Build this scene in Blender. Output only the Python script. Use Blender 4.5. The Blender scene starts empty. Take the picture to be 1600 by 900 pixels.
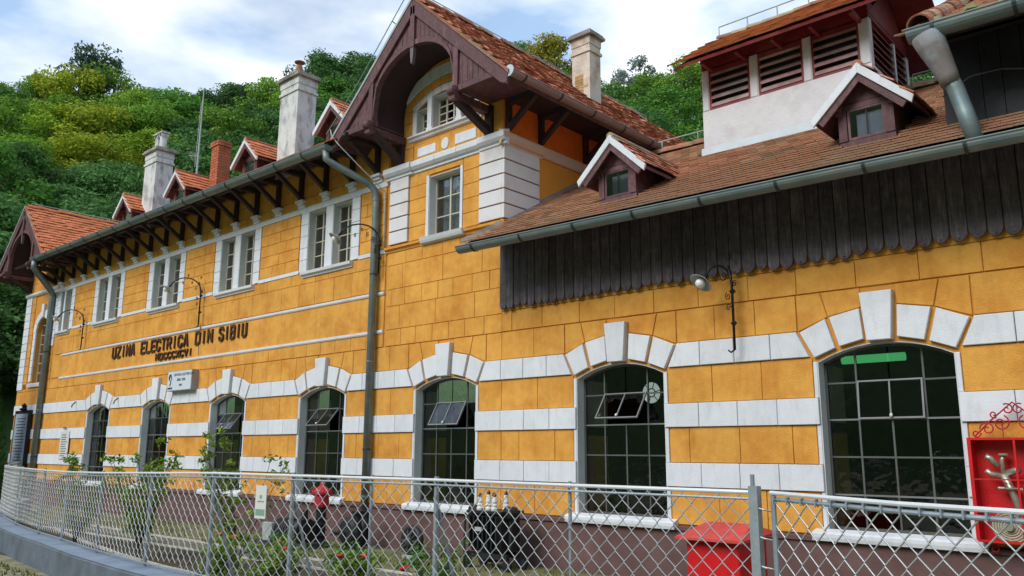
import bpy, bmesh, math, random
from mathutils import Vector, Matrix, noise
random.seed(7)
R = math.radians
S = bpy.context.scene
C = S.collection
# ------------------------------------------------------------------ camera
cd = bpy.data.cameras.new('camera'); cam = bpy.data.objects.new('camera', cd); C.objects.link(cam)
fw = Vector((-0.65673516, 0.72837952, 0.1953515)); rt = Vector((0.74331011, 0.66893032, 0.0047235)); up = Vector((0.12723604, -0.14830883, 0.98072192))
M = Matrix((rt, up, -fw)).transposed().to_4x4(); M.translation = Vector((0, 0, 1.7))
cam.matrix_world = M
cd.sensor_width = 36; cd.lens = 36 * 1286.148 / 1600; cd.clip_end = 2000; cd.clip_start = 0.05
S.camera = cam
# ------------------------------------------------------------------ light
S.view_settings.view_transform = 'Standard'; S.view_settings.look = 'None'; S.view_settings.exposure = 0.34; S.view_settings.gamma = 1
SUN_EL, SUN_AZ = 40, 190      # azimuth measured clockwise from +Y
w = bpy.data.worlds.new('World'); S.world = w; w.use_nodes = True
nt = w.node_tree; nt.nodes.clear(); N = nt.nodes; L = nt.links
out = N.new('ShaderNodeOutputWorld'); bg = N.new('ShaderNodeBackground'); bg2 = N.new('ShaderNodeBackground'); mx = N.new('ShaderNodeMixShader')
sky = N.new('ShaderNodeTexSky'); sky.sky_type = 'NISHITA'; sky.sun_disc = False; sky.sun_elevation = R(SUN_EL); sky.sun_rotation = R(SUN_AZ)
bg.inputs[1].default_value = 0.10; L.new(sky.outputs[0], bg.inputs[0])
tc = N.new('ShaderNodeTexCoord'); mp = N.new('ShaderNodeMapping'); mp.inputs['Scale'].default_value = (1, 1, 2.6); mp.inputs['Location'].default_value = (3.1, 1.7, 0.4)
n1 = N.new('ShaderNodeTexNoise'); n1.inputs['Scale'].default_value = 2.3; n1.inputs['Detail'].default_value = 7; n1.inputs['Roughness'].default_value = .52; n1.inputs['Distortion'].default_value = .35
cr = N.new('ShaderNodeValToRGB'); cr.color_ramp.elements[0].position = .36; cr.color_ramp.elements[0].color = (.72,.72,.72,1); cr.color_ramp.elements[1].position = .56; cr.color_ramp.elements[1].color = (1,1,1,1)
n2 = N.new('ShaderNodeTexNoise'); n2.inputs['Scale'].default_value = 3.1; n2.inputs['Detail'].default_value = 6
cr2 = N.new('ShaderNodeValToRGB'); cr2.color_ramp.elements[0].position = .42; cr2.color_ramp.elements[0].color = (.33,.48,.70,1); cr2.color_ramp.elements[1].position = .60; cr2.color_ramp.elements[1].color = (.92,.96,1.0,1)
L.new(tc.outputs['Generated'], mp.inputs[0]); L.new(mp.outputs[0], n1.inputs[0]); L.new(n1.outputs[0], cr.inputs[0])
L.new(mp.outputs[0], n2.inputs[0]); L.new(n2.outputs[0], cr2.inputs[0]); L.new(cr2.outputs[0], bg2.inputs[0]); bg2.inputs[1].default_value = 1.06
L.new(cr.outputs[0], mx.inputs[0]); L.new(bg.outputs[0], mx.inputs[1]); L.new(bg2.outputs[0], mx.inputs[2]); L.new(mx.outputs[0], out.inputs[0])
sd = bpy.data.lights.new('sun', 'SUN'); sun = bpy.data.objects.new('sun', sd); C.objects.link(sun)
sd.energy = 2.1; sd.angle = R(32); sd.color = (1, .95, .88)
sdir = Vector((math.sin(R(SUN_AZ)) * math.cos(R(SUN_EL)), math.cos(R(SUN_AZ)) * math.cos(R(SUN_EL)), math.sin(R(SUN_EL))))
sun.rotation_euler = sdir.to_track_quat('Z', 'Y').to_euler(); sun.location = sdir * 60

# ------------------------------------------------------------------ materials
MATS = {}
def mat(name, col, rough=.7, metal=0., var=.12, vscale=3., bump=.0, bscale=40., col2=None, c2=(.45, .65), spec=.4, objvar=0., island=0., streak=None, c2scale=None, dirt=0.):
    if name in MATS: return MATS[name]
    m = bpy.data.materials.new(name); m.use_nodes = True; t = m.node_tree; b = t.nodes['Principled BSDF']; n = t.nodes; l = t.links
    b.inputs['Roughness'].default_value = rough; b.inputs['Metallic'].default_value = metal
    b.inputs['Specular IOR Level'].default_value = spec
    co = n.new('ShaderNodeTexCoord'); ge = n.new('ShaderNodeNewGeometry'); P = ge.outputs['Position']
    no = n.new('ShaderNodeTexNoise'); no.inputs['Scale'].default_value = vscale; no.inputs['Detail'].default_value = 6; no.inputs['Roughness'].default_value = .6; l.new(P, no.inputs[0])
    mr = n.new('ShaderNodeMapRange'); mr.inputs[1].default_value = .3; mr.inputs[2].default_value = .7; mr.inputs[3].default_value = 1 - var; mr.inputs[4].default_value = 1 + var; l.new(no.outputs[0], mr.inputs[0])
    fac = mr.outputs[0]
    def mul(a, bb):
        q = n.new('ShaderNodeMath'); q.operation = 'MULTIPLY'; l.new(a, q.inputs[0]); l.new(bb, q.inputs[1]); return q.outputs[0]
    def rng(src, lo, hi):
        q = n.new('ShaderNodeMapRange'); q.inputs[3].default_value = lo; q.inputs[4].default_value = hi; l.new(src, q.inputs[0]); return q.outputs[0]
    if objvar:
        oi = n.new('ShaderNodeObjectInfo'); fac = mul(fac, rng(oi.outputs['Random'], 1 - objvar, 1 + objvar))
    if island:
        fac = mul(fac, rng(ge.outputs['Random Per Island'], 1 - island, 1 + island))
    if dirt:
        md = n.new('ShaderNodeMapping'); md.inputs['Scale'].default_value = (5, 5, .35); l.new(P, md.inputs[0])
        nd = n.new('ShaderNodeTexNoise'); nd.inputs['Scale'].default_value = 1.6; nd.inputs['Detail'].default_value = 7; nd.inputs['Roughness'].default_value = .7; l.new(md.outputs[0], nd.inputs[0])
        rd_ = n.new('ShaderNodeMapRange'); rd_.inputs[1].default_value = .50; rd_.inputs[2].default_value = .72; rd_.inputs[3].default_value = 1; rd_.inputs[4].default_value = 1 - dirt; l.new(nd.outputs[0], rd_.inputs[0]); fac = mul(fac, rd_.outputs[0])
        n5 = n.new('ShaderNodeTexNoise'); n5.inputs['Scale'].default_value = .55; n5.inputs['Detail'].default_value = 4; l.new(P, n5.inputs[0])
        r5 = n.new('ShaderNodeMapRange'); r5.inputs[1].default_value = .35; r5.inputs[2].default_value = .65; r5.inputs[3].default_value = 1 - dirt*.5; r5.inputs[4].default_value = 1 + dirt*.35; l.new(n5.outputs[0], r5.inputs[0]); fac = mul(fac, r5.outputs[0])
    rgb = n.new('ShaderNodeRGB'); rgb.outputs[0].default_value = (*col, 1); src = rgb.outputs[0]
    if col2:
        n3 = n.new('ShaderNodeTexNoise'); n3.inputs['Scale'].default_value = c2scale or vscale * .6; n3.inputs['Detail'].default_value = 8; n3.inputs['Roughness'].default_value = .65
        if streak:
            mpp = n.new('ShaderNodeMapping'); mpp.inputs['Scale'].default_value = streak; l.new(P, mpp.inputs[0]); l.new(mpp.outputs[0], n3.inputs[0])
        else: l.new(P, n3.inputs[0])
        rr = n.new('ShaderNodeMapRange'); rr.inputs[1].default_value = c2[0]; rr.inputs[2].default_value = c2[1]; l.new(n3.outputs[0], rr.inputs[0])
        mm = n.new('ShaderNodeMix'); mm.data_type = 'RGBA'; l.new(rr.outputs[0], mm.inputs[0]); l.new(src, mm.inputs[6]); mm.inputs[7].default_value = (*col2, 1); src = mm.outputs[2]
    vm = n.new('ShaderNodeVectorMath'); vm.operation = 'SCALE'; l.new(src, vm.inputs[0]); l.new(fac, vm.inputs['Scale']); l.new(vm.outputs[0], b.inputs['Base Color'])
    if bump:
        nb = n.new('ShaderNodeTexNoise'); nb.inputs['Scale'].default_value = bscale; nb.inputs['Detail'].default_value = 5; l.new(P, nb.inputs[0])
        bp = n.new('ShaderNodeBump'); bp.inputs['Strength'].default_value = bump; bp.inputs['Distance'].default_value = .01; l.new(nb.outputs[0], bp.inputs['Height']); l.new(bp.outputs[0], b.inputs['Normal'])
    MATS[name] = m; return m
YEL = mat('yellow_stucco', (.73, .365, .068), .85, var=.08, vscale=9, bump=.7, bscale=55, col2=(.56, .22, .028), c2=(.42, .7), objvar=.035, c2scale=1.6, dirt=.13)
YELB = mat('yellow_stucco_joint', (.60, .27, .045), .9, var=.1, bump=.3)
ORA = mat('orange_stucco', (.82, .17, .018), .85, var=.07, bump=.4, col2=(.6, .13, .015))
WHI = mat('white_paint', (.68, .72, .78), .7, var=.05, vscale=6, bump=.35, bscale=50, col2=(.56, .60, .63), c2=(.5, .8), objvar=.04, streak=(3, 3, .8), dirt=.05)
WPK = mat('pinkish_white_paint', (.68, .68, .71), .75, var=.05, bump=.2, col2=(.6, .5, .45), c2=(.5, .8))
GRY = mat('grey_reveal', (.56, .61, .63), .8, var=.08, bump=.2)
PLI = mat('plinth_brown', (.115, .062, .060), .75, var=.15, bump=.3, col2=(.17, .10, .095), c2=(.45, .8), c2scale=2)
MAR = mat('maroon_wood', (.108, .048, .056), .65, var=.3, vscale=9, bump=.6, bscale=25, col2=(.20, .10, .105), c2=(.5, .78), streak=(14, 14, 2), objvar=.15, c2scale=1.2)
DKW = mat('dark_eave_wood', (.045, .030, .034), .6, var=.2, bump=.3, spec=.3)
BRD = mat('skirt_board_wood', (.085, .066, .080), .5, var=.3, vscale=8, bump=.8, bscale=22, col2=(.22, .20, .22), c2=(.5, .8), streak=(22, 22, 2.0), objvar=.25, c2scale=1.3, spec=.4)
ZNC = mat('zinc_gutter', (.155, .215, .235), .5, .35, var=.15, vscale=2.5, col2=(.22, .25, .23), c2=(.4, .65), streak=(1, 1, 5), bump=.12, bscale=12)
ZND = mat('gutter_strap', (.05, .065, .07), .5, .5)
ZNP = mat('painted_gutter_pink', (.30, .22, .21), .5, .1, var=.15)
TIL = mat('clay_tile', (.54, .27, .17), .8, var=.15, vscale=2.2, col2=(.40, .29, .19), c2=(.42, .66), island=.28, bump=.5, bscale=60, c2scale=1.1)
TILT = mat('weathered_shaded_tile_top', (.36, .175, .105), .9, var=.2, vscale=3, col2=(.20, .15, .10), c2=(.42, .66), island=.25, bump=.5, c2scale=1.5)  # weathered brown; the shade between tile rows is also put into this darker colour
TIO = mat('new_clay_tile', (.55, .17, .065), .75, var=.12, island=.18, bump=.3, bscale=60)
TIR = mat('weathered_red_tile', (.42, .14, .08), .8, var=.2, island=.35, bump=.5, col2=(.50, .27, .18), c2=(.45, .62), c2scale=3)
RDG = mat('ridge_tile_clay', (.36, .15, .09), .85, var=.3, col2=(.30, .26, .17), c2=(.5, .6), bump=.6, objvar=.25)
MOR = mat('mossy_mortar', (.28, .24, .17), .95, var=.3, col2=(.2, .22, .09), c2=(.45, .6), bump=.8)
CHM = mat('weathered_chimney_plaster', (.62, .64, .64), .9, var=.1, col2=(.14, .15, .15), c2=(.48, .74), bump=.8, bscale=25, streak=(2, 2, .9), c2scale=2.6)
CHP = mat('cream_chimney_plaster', (.62, .57, .50), .9, var=.1, col2=(.38, .27, .19), c2=(.5, .68), bump=.8, bscale=20)
BRK = mat('red_brick', (.42, .13, .065), .9, var=.15, objvar=.2, bump=.5, island=.25)
SBK = mat('exposed_sandy_brick', (.45, .29, .13), .9, var=.2, island=.3, bump=.6)
TWR = mat('tower_white_stucco', (.66, .66, .69), .85, var=.05, vscale=4, bump=.5, bscale=30, col2=(.52, .50, .54), c2=(.48, .8))
RED = mat('red_brown_paint', (.20, .026, .030), .6, var=.2, bump=.3, col2=(.24, .06, .05), c2=(.5, .7), objvar=.1)
SLA = mat('louvre_slat_wood', (.30, .17, .175), .7, var=.3, bump=.4, col2=(.40, .33, .33), c2=(.45, .65), objvar=.2)
CRM = mat('cream_window_wood', (.55, .52, .42), .6, var=.1, bump=.2)
MUN = mat('steel_glazing_bar', (.11, .12, .12), .5, .3, var=.2)
VNT = mat('pale_steel_bar', (.22, .23, .24), .45, .3, var=.15)
CUR = mat('net_curtain', (.70, .72, .76), .9, var=.15, vscale=14, col2=(.45, .48, .55), c2=(.45, .6), streak=(12, 12, 1.5))
BLK = mat('black_wrought_iron', (.018, .018, .02), .45, .3, var=.2)
BIR = mat('black_cast_iron', (.022, .024, .028), .5, .2, var=.3, bump=.3)
DGR = mat('dark_grey_metal', (.07, .075, .08), .5, .3, var=.2, bump=.2)
LGR = mat('pale_grey_metal', (.38, .43, .43), .6, .1, var=.1)
REDP = mat('bright_red_paint', (.62, .008, .012), .45, var=.1, bump=.25, col2=(.45, .02, .02), c2=(.5, .75), c2scale=4, dirt=.25)
REDL = mat('faded_red_paint', (.58, .06, .05), .6, var=.12, col2=(.5, .13, .11), c2=(.5, .7), c2scale=5, dirt=.2)
HYR = mat('hydrant_red', (.38, .02, .035), .45, var=.2)
GAL = mat('galvanised_fence_wire', (.46, .49, .51), .38, .55, var=.15, vscale=20)
GPO = mat('galvanised_post', (.30, .36, .41), .45, .45, var=.15, vscale=15, bump=.2)
WRL = mat('white_plastic_coated_rail', (.62, .65, .68), .45, .1, var=.08)
CON = mat('blue_painted_concrete', (.115, .145, .185), .8, var=.15, bump=.6, bscale=18, col2=(.085, .105, .125), c2=(.42, .65), c2scale=2.5)
CNT = mat('pale_concrete_coping', (.20, .26, .34), .8, var=.12, bump=.4, col2=(.15, .19, .24), c2=(.45, .7))
KRB = mat('white_kerb_paint', (.52, .50, .46), .8, var=.12, bump=.4, col2=(.4, .36, .3), c2=(.5, .7))
PAV = mat('path_paving', (.12, .115, .085), .9, var=.15, bump=.5, col2=(.16, .16, .11), c2=(.4, .6))
SOI = mat('flowerbed_soil', (.065, .055, .035), .95, var=.3, bump=1, bscale=30)
GRS = mat('dry_lawn_ground', (.15, .15, .045), .95, var=.25, bump=1, bscale=60, col2=(.19, .17, .11), c2=(.45, .6))
GRN = mat('open_ground', (.16, .16, .085), .95, var=.25, bump=1, bscale=40, col2=(.27, .24, .16), c2=(.42, .6), c2scale=4)
HIL = mat('hillside_earth', (.045, .095, .025), .95, var=.3, vscale=.4)
SGN = mat('sign_white_enamel', (.62, .70, .78), .35, var=.04)
PAP = mat('notice_paper', (.60, .62, .60), .7, var=.05)
INK = mat('sign_print', (.05, .06, .09), .6)
LET = mat('rusty_bronze_letter', (.075, .036, .018), .6, .2, var=.3, bump=.3, objvar=.15)
BRS = mat('tarnished_nickel', (.42, .40, .33), .35, .6, var=.2, vscale=15)
HOS = mat('canvas_hose', (.38, .36, .27), .9, var=.15, vscale=30, bump=.5)
POR = mat('white_porcelain', (.72, .72, .68), .25, var=.06)
LMP = mat('enamel_lamp_shade', (.36, .40, .39), .4, var=.1)
BUL = mat('opal_glass_bulb', (.80, .82, .82), .25, var=.03)
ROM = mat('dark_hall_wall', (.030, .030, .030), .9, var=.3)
ROY = mat('hall_yellow_paint', (.85, .52, .08), .8)
ROC = mat('hall_cream_paint', (.75, .74, .62), .8)
PET = mat('red_rose_petal', (.62, .015, .02), .6)
CUP = mat('copper_verdigris_cable', (.22, .36, .30), .6, .3)
def glass_mat(name, tint, refl):
    m = bpy.data.materials.new(name); m.use_nodes = True; t = m.node_tree; n = t.nodes; l = t.links; n.clear()
    o = n.new('ShaderNodeOutputMaterial'); a = n.new('ShaderNodeBsdfTransparent'); a.inputs[0].default_value = (*tint, 1)
    g = n.new('ShaderNodeBsdfGlossy'); g.inputs['Roughness'].default_value = .015; g.inputs[0].default_value = (.95, .97, 1, 1)
    no = n.new('ShaderNodeTexNoise'); no.inputs['Scale'].default_value = 5; no.inputs['Detail'].default_value = 2; bp = n.new('ShaderNodeBump'); bp.inputs['Strength'].default_value = .6; bp.inputs['Distance'].default_value = .008
    ge = n.new('ShaderNodeNewGeometry'); l.new(ge.outputs['Position'], no.inputs[0]); l.new(no.outputs[0], bp.inputs['Height']); l.new(bp.outputs[0], g.inputs['Normal'])
    f = n.new('ShaderNodeFresnel'); f.inputs[0].default_value = 1.5
    q = n.new('ShaderNodeMath'); q.operation = 'MULTIPLY'; q.use_clamp = True; q.inputs[1].default_value = refl; l.new(f.outputs[0], q.inputs[0])
    x = n.new('ShaderNodeMixShader'); l.new(q.outputs[0], x.inputs[0]); l.new(a.outputs[0], x.inputs[1]); l.new(g.outputs[0], x.inputs[2]); l.new(x.outputs[0], o.inputs[0])
    return m
GLS = glass_mat('window_glass', (.78, .83, .81), 1.7)
GLU = glass_mat('upper_window_glass', (.6, .64, .66), 3.0)
def emit(name, col, s):
    m = bpy.data.materials.new(name); m.use_nodes = True; b = m.node_tree.nodes['Principled BSDF']; b.inputs['Base Color'].default_value = (*col, 1)
    b.inputs['Emission Color'].default_value = (*col, 1); b.inputs['Emission Strength'].default_value = s; return m
GTU = emit('green_fluorescent_tube', (.12, .72, .25), .38)
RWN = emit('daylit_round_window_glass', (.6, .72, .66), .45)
def leaf_mat(name, col=None, island=.35):
    m = bpy.data.materials.new(name); m.use_nodes = True; t = m.node_tree; n = t.nodes; l = t.links; n.clear()
    o = n.new('ShaderNodeOutputMaterial'); d = n.new('ShaderNodeBsdfDiffuse'); tr = n.new('ShaderNodeBsdfTranslucent'); x = n.new('ShaderNodeMixShader'); x.inputs[0].default_value = .3
    ge = n.new('ShaderNodeNewGeometry'); q = n.new('ShaderNodeMapRange'); q.inputs[3].default_value = 1 - island; q.inputs[4].default_value = 1 + island; l.new(ge.outputs['Random Per Island'], q.inputs[0])
    v = n.new('ShaderNodeVectorMath'); v.operation = 'SCALE'; l.new(q.outputs[0], v.inputs['Scale'])
    if col: v.inputs[0].default_value = col
    else:
        oi = n.new('ShaderNodeObjectInfo'); l.new(oi.outputs['Color'], v.inputs[0])
    l.new(v.outputs[0], d.inputs[0]); l.new(v.outputs[0], tr.inputs[0]); l.new(d.outputs[0], x.inputs[1]); l.new(tr.outputs[0], x.inputs[2]); l.new(x.outputs[0], o.inputs[0])
    return m
LEAF = leaf_mat('tree_leaf'); LFS = leaf_mat('bush_leaf', (.20, .31, .045), .45); LFD = leaf_mat('dark_bush_leaf', (.10, .22, .045), .4); GRB = leaf_mat('grass_blade', (.13, .15, .035), .5)
BAR = mat('tree_bark', (.07, .055, .045), .9, var=.2)

# ------------------------------------------------------------------ helpers
class MB:
    def __init__(s): s.v = []; s.f = []; s.m = []; s.mi = 0
    def add(s, vs, fs):
        o = len(s.v); s.v += [tuple(a) for a in vs]; s.f += [tuple(i + o for i in f) for f in fs]; s.m += [s.mi] * len(fs); return s
    def box(s, x0, x1, y0, y1, z0, z1):
        return s.add([(x0,y0,z0),(x1,y0,z0),(x1,y1,z0),(x0,y1,z0),(x0,y0,z1),(x1,y0,z1),(x1,y1,z1),(x0,y1,z1)],
              [(0,3,2,1),(4,5,6,7),(0,1,5,4),(1,2,6,5),(2,3,7,6),(3,0,4,7)])
    def prism(s, poly, yf, yb, c=0.):
        # poly in (x,z) counter-clockwise seen from -y ; front at yf
        n = len(poly)
        rings = []
        if c:
            cx = sum(p[0] for p in poly) / n; cz = sum(p[1] for p in poly) / n
            ins = []
            for i in range(n):
                a = Vector(poly[i-1]); b = Vector(poly[i]); d = Vector(poly[(i+1) % n])
                e1 = (b - a).normalized(); e2 = (d - b).normalized(); n1_ = Vector((-e1.y, e1.x)); n2_ = Vector((-e2.y, e2.x))
                k = n1_ + n2_; k = k / max(.5, k.dot(n1_)) if k.length > 1e-6 else n1_
                ins.append((b.x + k.x * c, b.y + k.y * c))
            rings = [[(p[0], yb, p[1]) for p in poly], [(p[0], yf + c, p[1]) for p in poly], [(p[0], yf, p[1]) for p in ins]]
        else: rings = [[(p[0], yb, p[1]) for p in poly], [(p[0], yf, p[1]) for p in poly]]
        vs = [v for r_ in rings for v in r_]; fs = []
        for k in range(len(rings) - 1):
            for i in range(n):
                j = (i + 1) % n; fs.append((k*n+i, k*n+j, (k+1)*n+j, (k+1)*n+i))
        fs.append(tuple((len(rings)-1)*n + i for i in range(n))); fs.append(tuple(reversed(range(n))))
        return s.add(vs, fs)
    def tube(s, pts, r, n=8, closed=False, caps=True):
        pts = [Vector(p) for p in pts]; m = len(pts); vs = []; prev = None
        for i, p in enumerate(pts):
            if closed: d = (pts[(i+1) % m] - pts[i-1])
            else: d = (pts[min(i+1, m-1)] - pts[max(i-1, 0)])
            d.normalize()
            if prev is None:
                a = Vector((0,0,1)) if abs(d.z) < .9 else Vector((1,0,0)); u = d.cross(a).normalized()
            else:
                u = (prev - d * prev.dot(d)); u = u.normalized() if u.length > 1e-6 else d.orthogonal().normalized()
            prev = u; v = d.cross(u); rr = r[i] if isinstance(r, (list, tuple)) else r
            for k in range(n):
                a = 2 * math.pi * k / n; vs.append(p + (u * math.cos(a) + v * math.sin(a)) * rr)
        fs = []
        for i in range(m if closed else m - 1):
            for k in range(n):
                a = i*n + k; b = i*n + (k+1) % n; i2 = (i+1) % m; fs.append((a, b, i2*n + (k+1) % n, i2*n + k))
        if caps and not closed: fs.append(tuple(reversed(range(n)))); fs.append(tuple((m-1)*n + k for k in range(n)))
        return s.add(vs, fs)
    def lathe(s, prof, c=(0,0,0), n=16, axis='z'):
        vs = []; fs = []
        for r_, h in prof:
            for k in range(n):
                a = 2*math.pi*k/n; p = (r_*math.cos(a), r_*math.sin(a), h)
                if axis == 'y': p = (p[0], p[2], p[1])
                if axis == 'x': p = (p[2], p[0], p[1])
                vs.append((p[0]+c[0], p[1]+c[1], p[2]+c[2]))
        for i in range(len(prof)-1):
            for k in range(n): fs.append((i*n+k, i*n+(k+1)%n, (i+1)*n+(k+1)%n, (i+1)*n+k))
        fs.append(tuple(reversed(range(n)))); fs.append(tuple((len(prof)-1)*n+k for k in range(n)))
        return s.add(vs, fs)
    def beam(s, a, b, w_, h_, upv=(0,0,1)):
        a = Vector(a); b = Vector(b); d = (b-a).normalized(); u = d.cross(Vector(upv)); u = u.normalized() if u.length > 1e-5 else Vector((1,0,0)); v = u.cross(d)
        vs = [p + u*i*w_/2 + v*j*h_/2 for p in (a, b) for i, j in ((-1,-1),(1,-1),(1,1),(-1,1))]
        return s.add(vs, [(0,1,2,3),(7,6,5,4),(0,4,5,1),(1,5,6,2),(2,6,7,3),(3,7,4,0)])
    def mesh(s, name, mats, smooth=False):
        me = bpy.data.meshes.new(name); me.from_pydata(s.v, [], s.f)
        for mm in (mats if isinstance(mats, (list, tuple)) else [mats]): me.materials.append(mm)
        if any(s.m): me.polygons.foreach_set('material_index', s.m)
        bm = bmesh.new(); bm.from_mesh(me); bmesh.ops.recalc_face_normals(bm, faces=bm.faces); bm.to_mesh(me); bm.free()
        if smooth: me.polygons.foreach_set('use_smooth', [True]*len(me.polygons))
        me.update(); return me
def tag(o, label=None, cat=None, group=None, kind=None):
    if label: o['label'] = label
    if cat: o['category'] = cat
    if group: o['group'] = group
    if kind: o['kind'] = kind
    return o
def ob(name, me, parent=None, loc=None, rot=None):
    o = bpy.data.objects.new(name, me); C.objects.link(o)
    if loc is not None: o.location = loc
    if rot is not None: o.rotation_euler = rot
    if parent is not None: o.parent = parent
    return o
def part(name, mb, m, parent=None, loc=None, rot=None, smooth=False, kind=None):
    if not mb.v: return None
    o = ob(name, mb.mesh(name, m, smooth), parent, loc, rot)
    if kind: o['kind'] = kind
    return o
def thing(name, label, cat, loc=(0,0,0), rz=0, group=None):
    o = bpy.data.objects.new(name, None); C.objects.link(o); o.location = loc; o.rotation_euler = (0,0,rz); o.empty_display_size = .2
    return tag(o, label, cat, group)
def copy_tree(o, parent=None):
    c = o.copy(); C.objects.link(c); c.parent = parent
    for ch in [k for k in o.children]: copy_tree(ch, c)
    return c
# a parent empty at non-zero location: children are given in world coords via this
def at(parent, o): o.matrix_parent_inverse = Matrix.Translation(-parent.location); return o

# ------------------------------------------------------------------ ground
YF = 10.0
g = MB(); g.add([(-900,-900,0),(900,-900,0),(900,900,0),(-900,900,0)], [(0,1,2,3)]); tag(part('ground', g, GRN), kind='structure')
g = MB(); g.add([(-34,7.6,.004),(4,7.6,.004),(4,10,.004),(-34,10,.004)], [(0,1,2,3)]); tag(part('lawn', g, GRS), kind='structure')
g = MB(); g.add([(-22,7.5,.008),(4,7.5,.008),(4,8.0,.008),(-22,8.0,.008)], [(0,1,2,3)]); tag(part('path', g, PAV), kind='structure')
g = MB(); g.add([(-22,4.9,.004),(4,4.9,.004),(4,7.45,.004),(-22,7.45,.004)], [(0,1,2,3)]); tag(part('flower_bed', g, SOI), kind='structure')
def kerb(name, pts, wdt, h):
    k = bpy.data.objects.new(name, None); 
    root = None
    for i in range(len(pts)-1):
        a, b = Vector(pts[i]), Vector(pts[i+1]); n_ = max(1, int((b-a).length/1.0))
        for j in range(n_):
            p = a.lerp(b, j/n_); q = a.lerp(b, (j+1)/n_); d = (q-p).normalized()*.008
            m_ = MB().beam((p.x+d.x, p.y+d.y, h/2+random.uniform(-.006,.006)), (q.x-d.x, q.y-d.y, h/2+random.uniform(-.006,.006)), wdt, h)
            if root is None: root = part(name, m_, KRB); root['kind'] = 'structure'
            else: part('kerb_stone', m_, KRB, root)
    return root
kerb('kerb', [(-22,8.05,0),(4,8.0,0)], .05, .035)
kerb('kerb', [(-22,7.2,0),(-13,7.36,0),(-9.1,7.52,0),(4,7.5,0)], .04, .03)
kerb('kerb', [(-20,7.2,0),(-17.4,6.7,0),(-15.8,6.44,0),(-14,6.15,0),(-12.4,6.0,0),(-11.2,5.95,0)], .05, .04)

# ------------------------------------------------------------------ buildings (roots)
BL = (-21.0, 14.0, 0.0)
main = thing('power_station_building', 'long yellow two-storey power station building with white bands and two steep timber-hooded gables', 'building', BL)
annex = thing('turbine_hall_building', 'low yellow hall with two large arched windows, brown tiled roof and dark board skirt', 'building', (-4,14,0))
wing = thing('roof_wing_building', 'dark boarded upper storey with tiled roof and wide zinc gutter at top right edge', 'building', (1,12,0))
def P_(o, parent):     # parent in world coordinates
    o.parent = parent
    o.matrix_parent_inverse = Matrix.Translation(-parent.location) if parent.type == 'EMPTY' and parent.parent is None else Matrix.Identity(4)
    return o
def bp(name, mb, m, parent, smooth=False, kind=None):
    o = part(name, mb, m, None, smooth=smooth, kind=kind)
    return P_(o, parent) if o else None
XG0, XG1 = -12.3, -9.22        # gable block
XL, XR = -32.4, 4.0
BC = {}
def rect_block(name, parent, x, z, w_, h_, m, d=.022, c=.004, side=False, base=YF):
    w_ = round(w_, 3); h_ = round(h_, 3)
    k = (w_, h_, m.name, d, c)
    if k not in BC: BC[k] = MB().prism([(0,0),(w_,0),(w_,h_),(0,h_)], -d, .0, c).mesh('block', m)
    o = bpy.data.objects.new(name, BC[k]); C.objects.link(o)
    if side: o.location = (base, x, z); o.rotation_euler = (0,0,math.pi/2)
    else: o.location = (x, base, z)
    return P_(o, parent)
def poly_block(name, parent, poly, m, d=.022, c=.004):
    return bp(name, MB().prism(poly, YF-d, YF, c), m, parent)
def holder(name, mb, m, parent): return bp(name, mb, m, parent)

# ---- backing wall with openings -----------------------------------------
WC = [-3.19, -6.9, -10.57, -14.21, -17.94, -21.58, -25.27]
HW, SILL, SPR, CRN = .77, .80, 2.80, 2.99
def arc(c, hw, z0, z1, n=10):
    rise = z1 - z0; r_ = (hw*hw + rise*rise) / (2*rise); zc = z1 - r_
    return [(c - hw + 2*hw*i/n, zc + math.sqrt(max(0, r_*r_ - (-hw + 2*hw*i/n)**2))) for i in range(n+1)]
def wall(x0, x1, z0, z1, ops, parent, yb=10.32, name='wall', m=YELB, mrev=None):
    mb = MB(); ops = sorted(ops); x = x0
    for (a, b, s0, sp, cr_) in ops:
        if a > x: mb.box(x, a, YF, yb, z0, z1)
        if s0 > z0: mb.box(a, b, YF, yb, z0, s0)
        if cr_ > sp:
            pts = arc((a+b)/2, (b-a)/2, sp, cr_)
            for i in range(len(pts)-1):
                p, q = pts[i], pts[i+1]; mb.prism([p, q, (q[0], z1), (p[0], z1)], YF, yb)
        elif z1 > sp: mb.box(a, b, YF, yb, sp, z1)
        x = b
    if x1 > x: mb.box(x, x1, YF, yb, z0, z1)
    return bp(name, mb, m, parent)
lower_ops = [(c-HW, c+HW, SILL, SPR, CRN) for c in WC]
UC = [-14.24, -17.98, -21.66, -25.36, -29.04]
up_ops = []
for c in UC: up_ops += [(c-.76, c-.13, 5.52, 6.85, 6.85), (c+.13, c+.76, 5.52, 6.85, 6.85)]
up_ops = up_ops[:-2] + [(UC[-1]-.10, UC[-1]+.13, 5.52, 6.85, 6.85), (UC[-1]+.25, UC[-1]+.78, 5.52, 6.85, 6.85)]
# lower storey
wall_m = wall(XL, XG1, 0, 3.2, [o for o in lower_ops if o[1] < XG1], main)
wall_a = wall(XG1+.003, XR, 0, 5.35, [o for o in lower_ops if o[0] > XG1], annex)
LAW = (-31.15, -30.1, 3.9, 5.7, 6.15)  # tall arched window in the left wing
wall_m2 = wall(XL, XG0, 3.2, 7.9, [LAW] + up_ops, main)
GW = (-11.1, -10.26, 5.60, 6.80, 6.80)
wall_g = wall(XG0+.002, XG1, 3.203, 7.2, [GW], main)
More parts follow.
